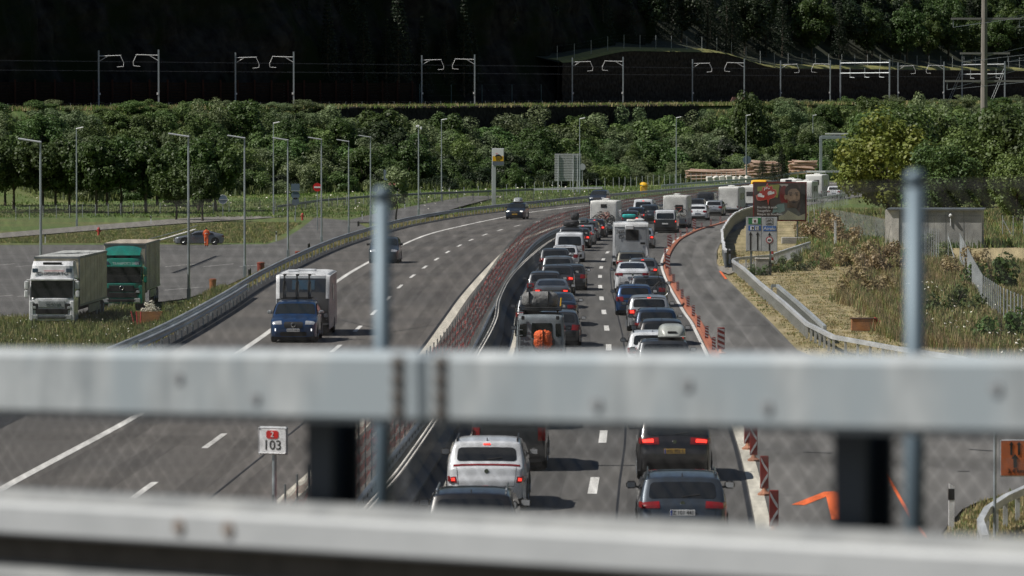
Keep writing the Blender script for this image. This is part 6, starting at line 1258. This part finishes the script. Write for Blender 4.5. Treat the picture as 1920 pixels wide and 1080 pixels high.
p = P(97, 613, LOT + .03); r = lorry('lorry', 'white lorry with a beige box parked in front of the green lorry', p, 15.4, 2.5, 3.82, 3.62, paint('cab_white', (.8, .81, .83), 0, .3), TARP, TARPW, dict(rz=-.03, panel=mat('lorry_grey_panel', (.34, .36, .37), .4), low=PMG))
text('CHIGGIATO', .30, (.05, .24, 2.93), FR, BLACK, r, sx=1.05); MB().box((.12, .235, 3.1), (1.15, .02, .025)).build('red_line', REDW, r); text('SCANIA', .24, (.1, -.06, 1.26), FR, mat('letter_dark', (.05, .08, .07), .5), r)
b = MB(); R = random.Random(4); 
for k in range(5): b.box((-.5 + k * .3, 8 + k * .2, 3.862), (.12, 3.2, .006), rz=R.uniform(-.5, .5))
b.build('roof_lettering', DARKST, r)
b = MB(); b.box((1.32, 1.1, 2.6), (.06, 1.1, .1)); b.box((1.32, 1.62, 2.1), (.06, .1, 1.1)); b.build('door_frame', BLACK, r)
p = P(228, 580, LOT + .03); r = lorry('lorry', 'green lorry with a brown tarpaulin box parked behind the white lorry', p, 12.3, 2.55, 3.95, 3.3, PGRN, TARPG, mat('dusty_roof', (.36, .31, .25), .8, c2=(.42, .37, .30), scale=2), dict(rz=-.01, mir=PGRN, low=BLACK, panel=BLACK, door=mat('dark_green_door', (.012, .06, .04), .4)))
text('TRANSPORTI SABA', .22, (.25, .12, 2.78), FR, WHT, r, sx=.85)
b = MB(); rows = []
for i in range(9):
    u = i / 8; rows.append([Vector((-1.1 + 2.2 * j / 8, .35 + u * 1.3, 3.28 + .55 * u ** .6 * (1 - .3 * abs(j / 4 - 1) ** 3))) for j in range(9)])
b.grid(rows); b.grid([[rw[0], Vector((rw[0].x, 1.65, 3.28))] for rw in rows]); b.grid([[rw[-1], Vector((rw[-1].x, 1.65, 3.28))] for rw in rows]); b.build('wind_deflector', PGRN, r, True); MB().ring((0, -.06, 1.3), (0, 1, 0), .12, .02, 16, 4).build('badge', CHROME, r)
# worker
p = P(387, 462, LOT + .035)
r = thing('person', 'worker in orange high visibility clothes standing with his back to us by the parked car', 'person', p, 0)
def skinned(name, pts, edges, rad, m, parent, sub=2):
    me = bpy.data.meshes.new(name); me.from_pydata(pts, edges, []); me.materials.append(m); o = link(name, me, parent)
    s = o.modifiers.new('skin', 'SKIN'); s.use_smooth_shade = True; u = o.modifiers.new('sub', 'SUBSURF'); u.levels = u.render_levels = sub
    for i, q in enumerate(rad): me.skin_vertices[0].data[i].radius = (q if isinstance(q, tuple) else (q, q)); me.skin_vertices[0].data[i].use_root = (i == 0)
    return o
OV = mat('hi_vis_orange', (.95, .17, .04), .6, c2=(.8, .13, .03), scale=6)
P_ = [(0, 0, .98), (0, .02, 1.2), (0, .0, 1.42), (0, 0, 1.52), (0, .03, 1.62), (0, .03, 1.72), (-.1, 0, .9), (-.10, .02, .5), (-.08, .05, .1), (.1, 0, .9), (.12, -.02, .5), (.11, -.0, .1), (-.19, 0, 1.42), (-.27, .02, 1.15), (-.24, .16, .95), (.19, 0, 1.42), (.27, .03, 1.16), (.16, .2, 1.12), (-.08, .2, .05), (.11, .15, .05), (-.23, .22, .88), (.1, .27, 1.14)]
E_ = [(0, 1), (1, 2), (2, 3), (3, 4), (4, 5), (0, 6), (6, 7), (7, 8), (0, 9), (9, 10), (10, 11), (2, 12), (12, 13), (13, 14), (2, 15), (15, 16), (16, 17), (8, 18), (11, 19), (14, 20), (17, 21)]
Rd = [(.21, .15), (.20, .14), (.20, .13), .065, .10, .085, .125, .10, .085, .125, .10, .085, .095, .075, .055, .095, .075, .055, .055, .055, .035, .035]
skinned('body', P_, E_, Rd, OV, r)
MB().lathe((0, .03, 1.57), (0, 0, 1), [(.05, 0), (.09, .05), (.098, .12), (.08, .18), (.04, .21)], 14).build('hair', mat('dark_hair', (.02, .015, .012), .8), r, True)
for z in (.62, .38): 
    for x in (-.1, .12): MB().lathe((x, .02, z), (0, 0, 1), [(.09, 0), (.09, .05)], 12).build('reflective_band', SIGNW, r)
MB().lathe((0, .01, 1.2), (0, 0, 1), [(.175, 0), (.175, .05)], 16).build('reflective_band', SIGNW, r)
for x, y in ((-.08, .13), (.11, .08)): MB().box((x, y, .05), (.11, .28, .1), bev=.03).build('shoe', BLACK, r)
# ---------------------------------------------------------------- bridge railing in front
A = Vector((-1.391, 12.46, 0)); U = Vector((.7071, -.7071, 0)); NN = Vector((-.7071, -.7071, 0))
def RP(k, off=0., z=0.): return A + U * k - NN * off + Vector((0, 0, z))       # off: away from the camera
Rm = Matrix(((U.x, -NN.x, 0), (U.y, -NN.y, 0), (0, 0, 1)))                      # columns: along, away, up
r = thing('bridge_railing', 'blurred galvanised steel railing with a thick box beam and lower beam in front', 'railing', RP(0, 0, 7.0))
o = RP(0, 0, 7.0); slope = .0295
def zb(k): return 7.916 + slope * k
Rt = Matrix.Rotation(0, 3, 'X')
def beamseg(k0, k1, name, m, w_=.14, h_=.181, off=.07, zf=zb, bev=.018):
    a = RP(k0, off, zf(k0)) - o; c = RP(k1, off, zf(k1)) - o; d = (c - a).normalized(); s_ = -NN; up = s_.cross(d) * -1; up = d.cross(s_) * (1 if d.cross(s_).z > 0 else -1)
    M = Matrix(((d.x, s_.x, up.x), (d.y, s_.y, up.y), (d.z, s_.z, up.z))); return MB().box((a + c) / 2, ((c - a).length, w_, h_), M=M, bev=bev).build(name, m, r)
kx = lambda px: (lambda q: (q * A.y - A.x) / (U.x - q * U.y))((px - 960) / F)
kj = kx(791)
beamseg(-4.5, kj - .003, 'beam', GALVB); beamseg(kj + .003, 8, 'beam', GALVB, h_=.178)
for px in (748, 828):
    k = kx(px); b = MB()
    for z in (-.06, -.02, .02, .06): b.lathe(RP(k, 0, zb(k) + z) - o, NN, [(.019, 0), (.019, .008), (.010, .010), (.010, .02)], 10)
    b.build('bolts', mat('bolt_brown', (.12, .11, .10), .6, .3), r)
    MB().box(RP(k, .0, zb(k)) - o, (.045, .006, .165), M=Rm).build('splice_strip', mat('splice_grey', (.22, .23, .235), .6, .3), r)
for px in (335, 480, 1120, 1290, 1440, 1870): k = kx(px); MB().lathe(RP(k, 0, zb(k) + (.02 if px % 4 else -.03)) - o, NN, [(.016, 0), (.014, .008)], 10).build('bolt', mat('bolt_pale', (.26, .27, .28), .6, .3), r)
kxo = lambda px, off: (lambda q, X, Y: (q * Y - X) / (U.x - q * U.y))((px - 960) / F, (A - NN * off).x, (A - NN * off).y)
for px in (600, 1596):
    k = kxo(px, .2); b = MB(); c = RP(k, .2, 7.42) - o
    b.box(c, (.095, .012, 1.15), M=Rm); b.box(c + (-NN) * .09, (.10, .012, 1.15), M=Rm); b.box(c - NN * .045, (.012, .09, 1.15), M=Rm); b.build('post', DARKST, r); MB().box(RP(k, .16, zb(k)) - o, (.08, .06, .12), M=Rm).build('bracket', GALV, r)
# lower W beam
zl = lambda k: 7.537 + (.085 / 3.53) * k
DULLG = mat('dull_galvanised', (.16, .17, .175), .7, c2=(.24, .25, .25), scale=6)  # darker, duller grey for the top strip and the lower flange
RECESS_SHADE = mat('recess_shade_steel', (.07, .06, .05), .85, c2=(.11, .095, .08), scale=8)  # dark brown colour stands in for the shade inside the beam recess
for nm_, sc_, m_ in (('upper_flange_top', [(.03, .085), (-.025, .083), (-.05, .052), (-.046, .048), (.03, .075)], DULLG), ('lower_beam', [(-.05, .052), (-.056, .04), (-.057, -.03), (-.05, -.038), (-.04, -.036), (-.04, .046)], mat('pale_galvanised', (.34, .355, .365), .55, .15, c2=(.44, .455, .465), scale=5, contrast=.9)),
    ('beam_web', [(-.05, -.038), (.035, -.046), (.035, -.124), (.03, -.124), (.03, -.04), (-.04, -.034)], RECESS_SHADE), ('lower_flange', [(.035, -.124), (-.03, -.136), (-.05, -.15), (-.055, -.22), (-.03, -.24), (.02, -.245), (.03, -.12)], DULLG)):
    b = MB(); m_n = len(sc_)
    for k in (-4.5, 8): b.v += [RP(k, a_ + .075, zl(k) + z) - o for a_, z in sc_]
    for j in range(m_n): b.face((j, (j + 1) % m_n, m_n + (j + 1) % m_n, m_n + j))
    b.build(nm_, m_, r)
for px in (325, 418): k = kx(px); b = MB(); b.lathe(RP(k, .022, zl(k) + .012) - o, NN, [(.022, 0), (.02, .012)], 10); b.build('bolt', mat('bolt_rust', (.22, .19, .17), .7), r)
# fence behind the railing
A2 = Vector((-.368, 13.03, 0)); U2 = Vector((1.388, -1.43, 0)).normalized(); N2 = Vector((U2.y, -U2.x, 0))
def FP(k, z): return A2 + U2 * k + Vector((0, 0, z))
r = thing('chain_link_fence', 'out of focus chain link fence with round steel posts behind the railing', 'fence', FP(0, 7.0)); o = FP(0, 7.)
for k in (-3.98, -1.99, 0, 1.993, 3.98): MB().tube(FP(k, 6.9) - o, FP(k, 8.43 + .03 * k) - o, .0255, 14).build('post', POSTM, r, True); MB().lathe(FP(k, 8.43 + .03 * k) - o, (0, 0, 1), [(.027, -.03), (.027, .0), (.012, .012)], 14).build('post_cap', POSTM, r, True)
b = MB(); sp = .064; zt0 = 8.40; zb0 = 7.0; hgt_ = zt0 - zb0
for s_ in (-1, 1):
    k = -4.6
    while k < 5.2 + hgt_:
        a = (k, zb0) if s_ > 0 else (k, zb0); c = (k + s_ * hgt_ * 1.0, zt0)
        b.tube(FP(a[0], a[1] + .03 * a[0]) - o, FP(c[0], c[1] + .03 * c[0]) - o, .0036 if s_ < 0 else .0025, 3); k += sp * (1 + .12 * sin(k * 9.1))
b.tube(FP(-4.5, zt0 - .13) - o, FP(5, zt0 + .15) - o, .003, 4); b.tube(FP(-4.5, 7.7 - .13) - o, FP(5, 7.7 + .15) - o, .003, 4)
b.build('wire_mesh', mat('mesh_wire', (.035, .034, .033), .7, .1), r)
b = MB(); b.prism([(-5.5, -1.2), (9, -1.2), (9, 26), (-5.5, 26)], o + Vector((0, 0, -.35)) * 1 , U2, N2 if N2.y < 0 else -N2, .35); q = b.v
struct('bridge_deck', MB().box(A2 + U2 * 2 + (N2 if N2.y < 0 else -N2) * 9.5 + Vector((0, 0, 6.75)), (60, 21, .5), M=Matrix(((U2.x, -U2.y, 0), (U2.y, U2.x, 0), (0, 0, 1)))), ASPHD)
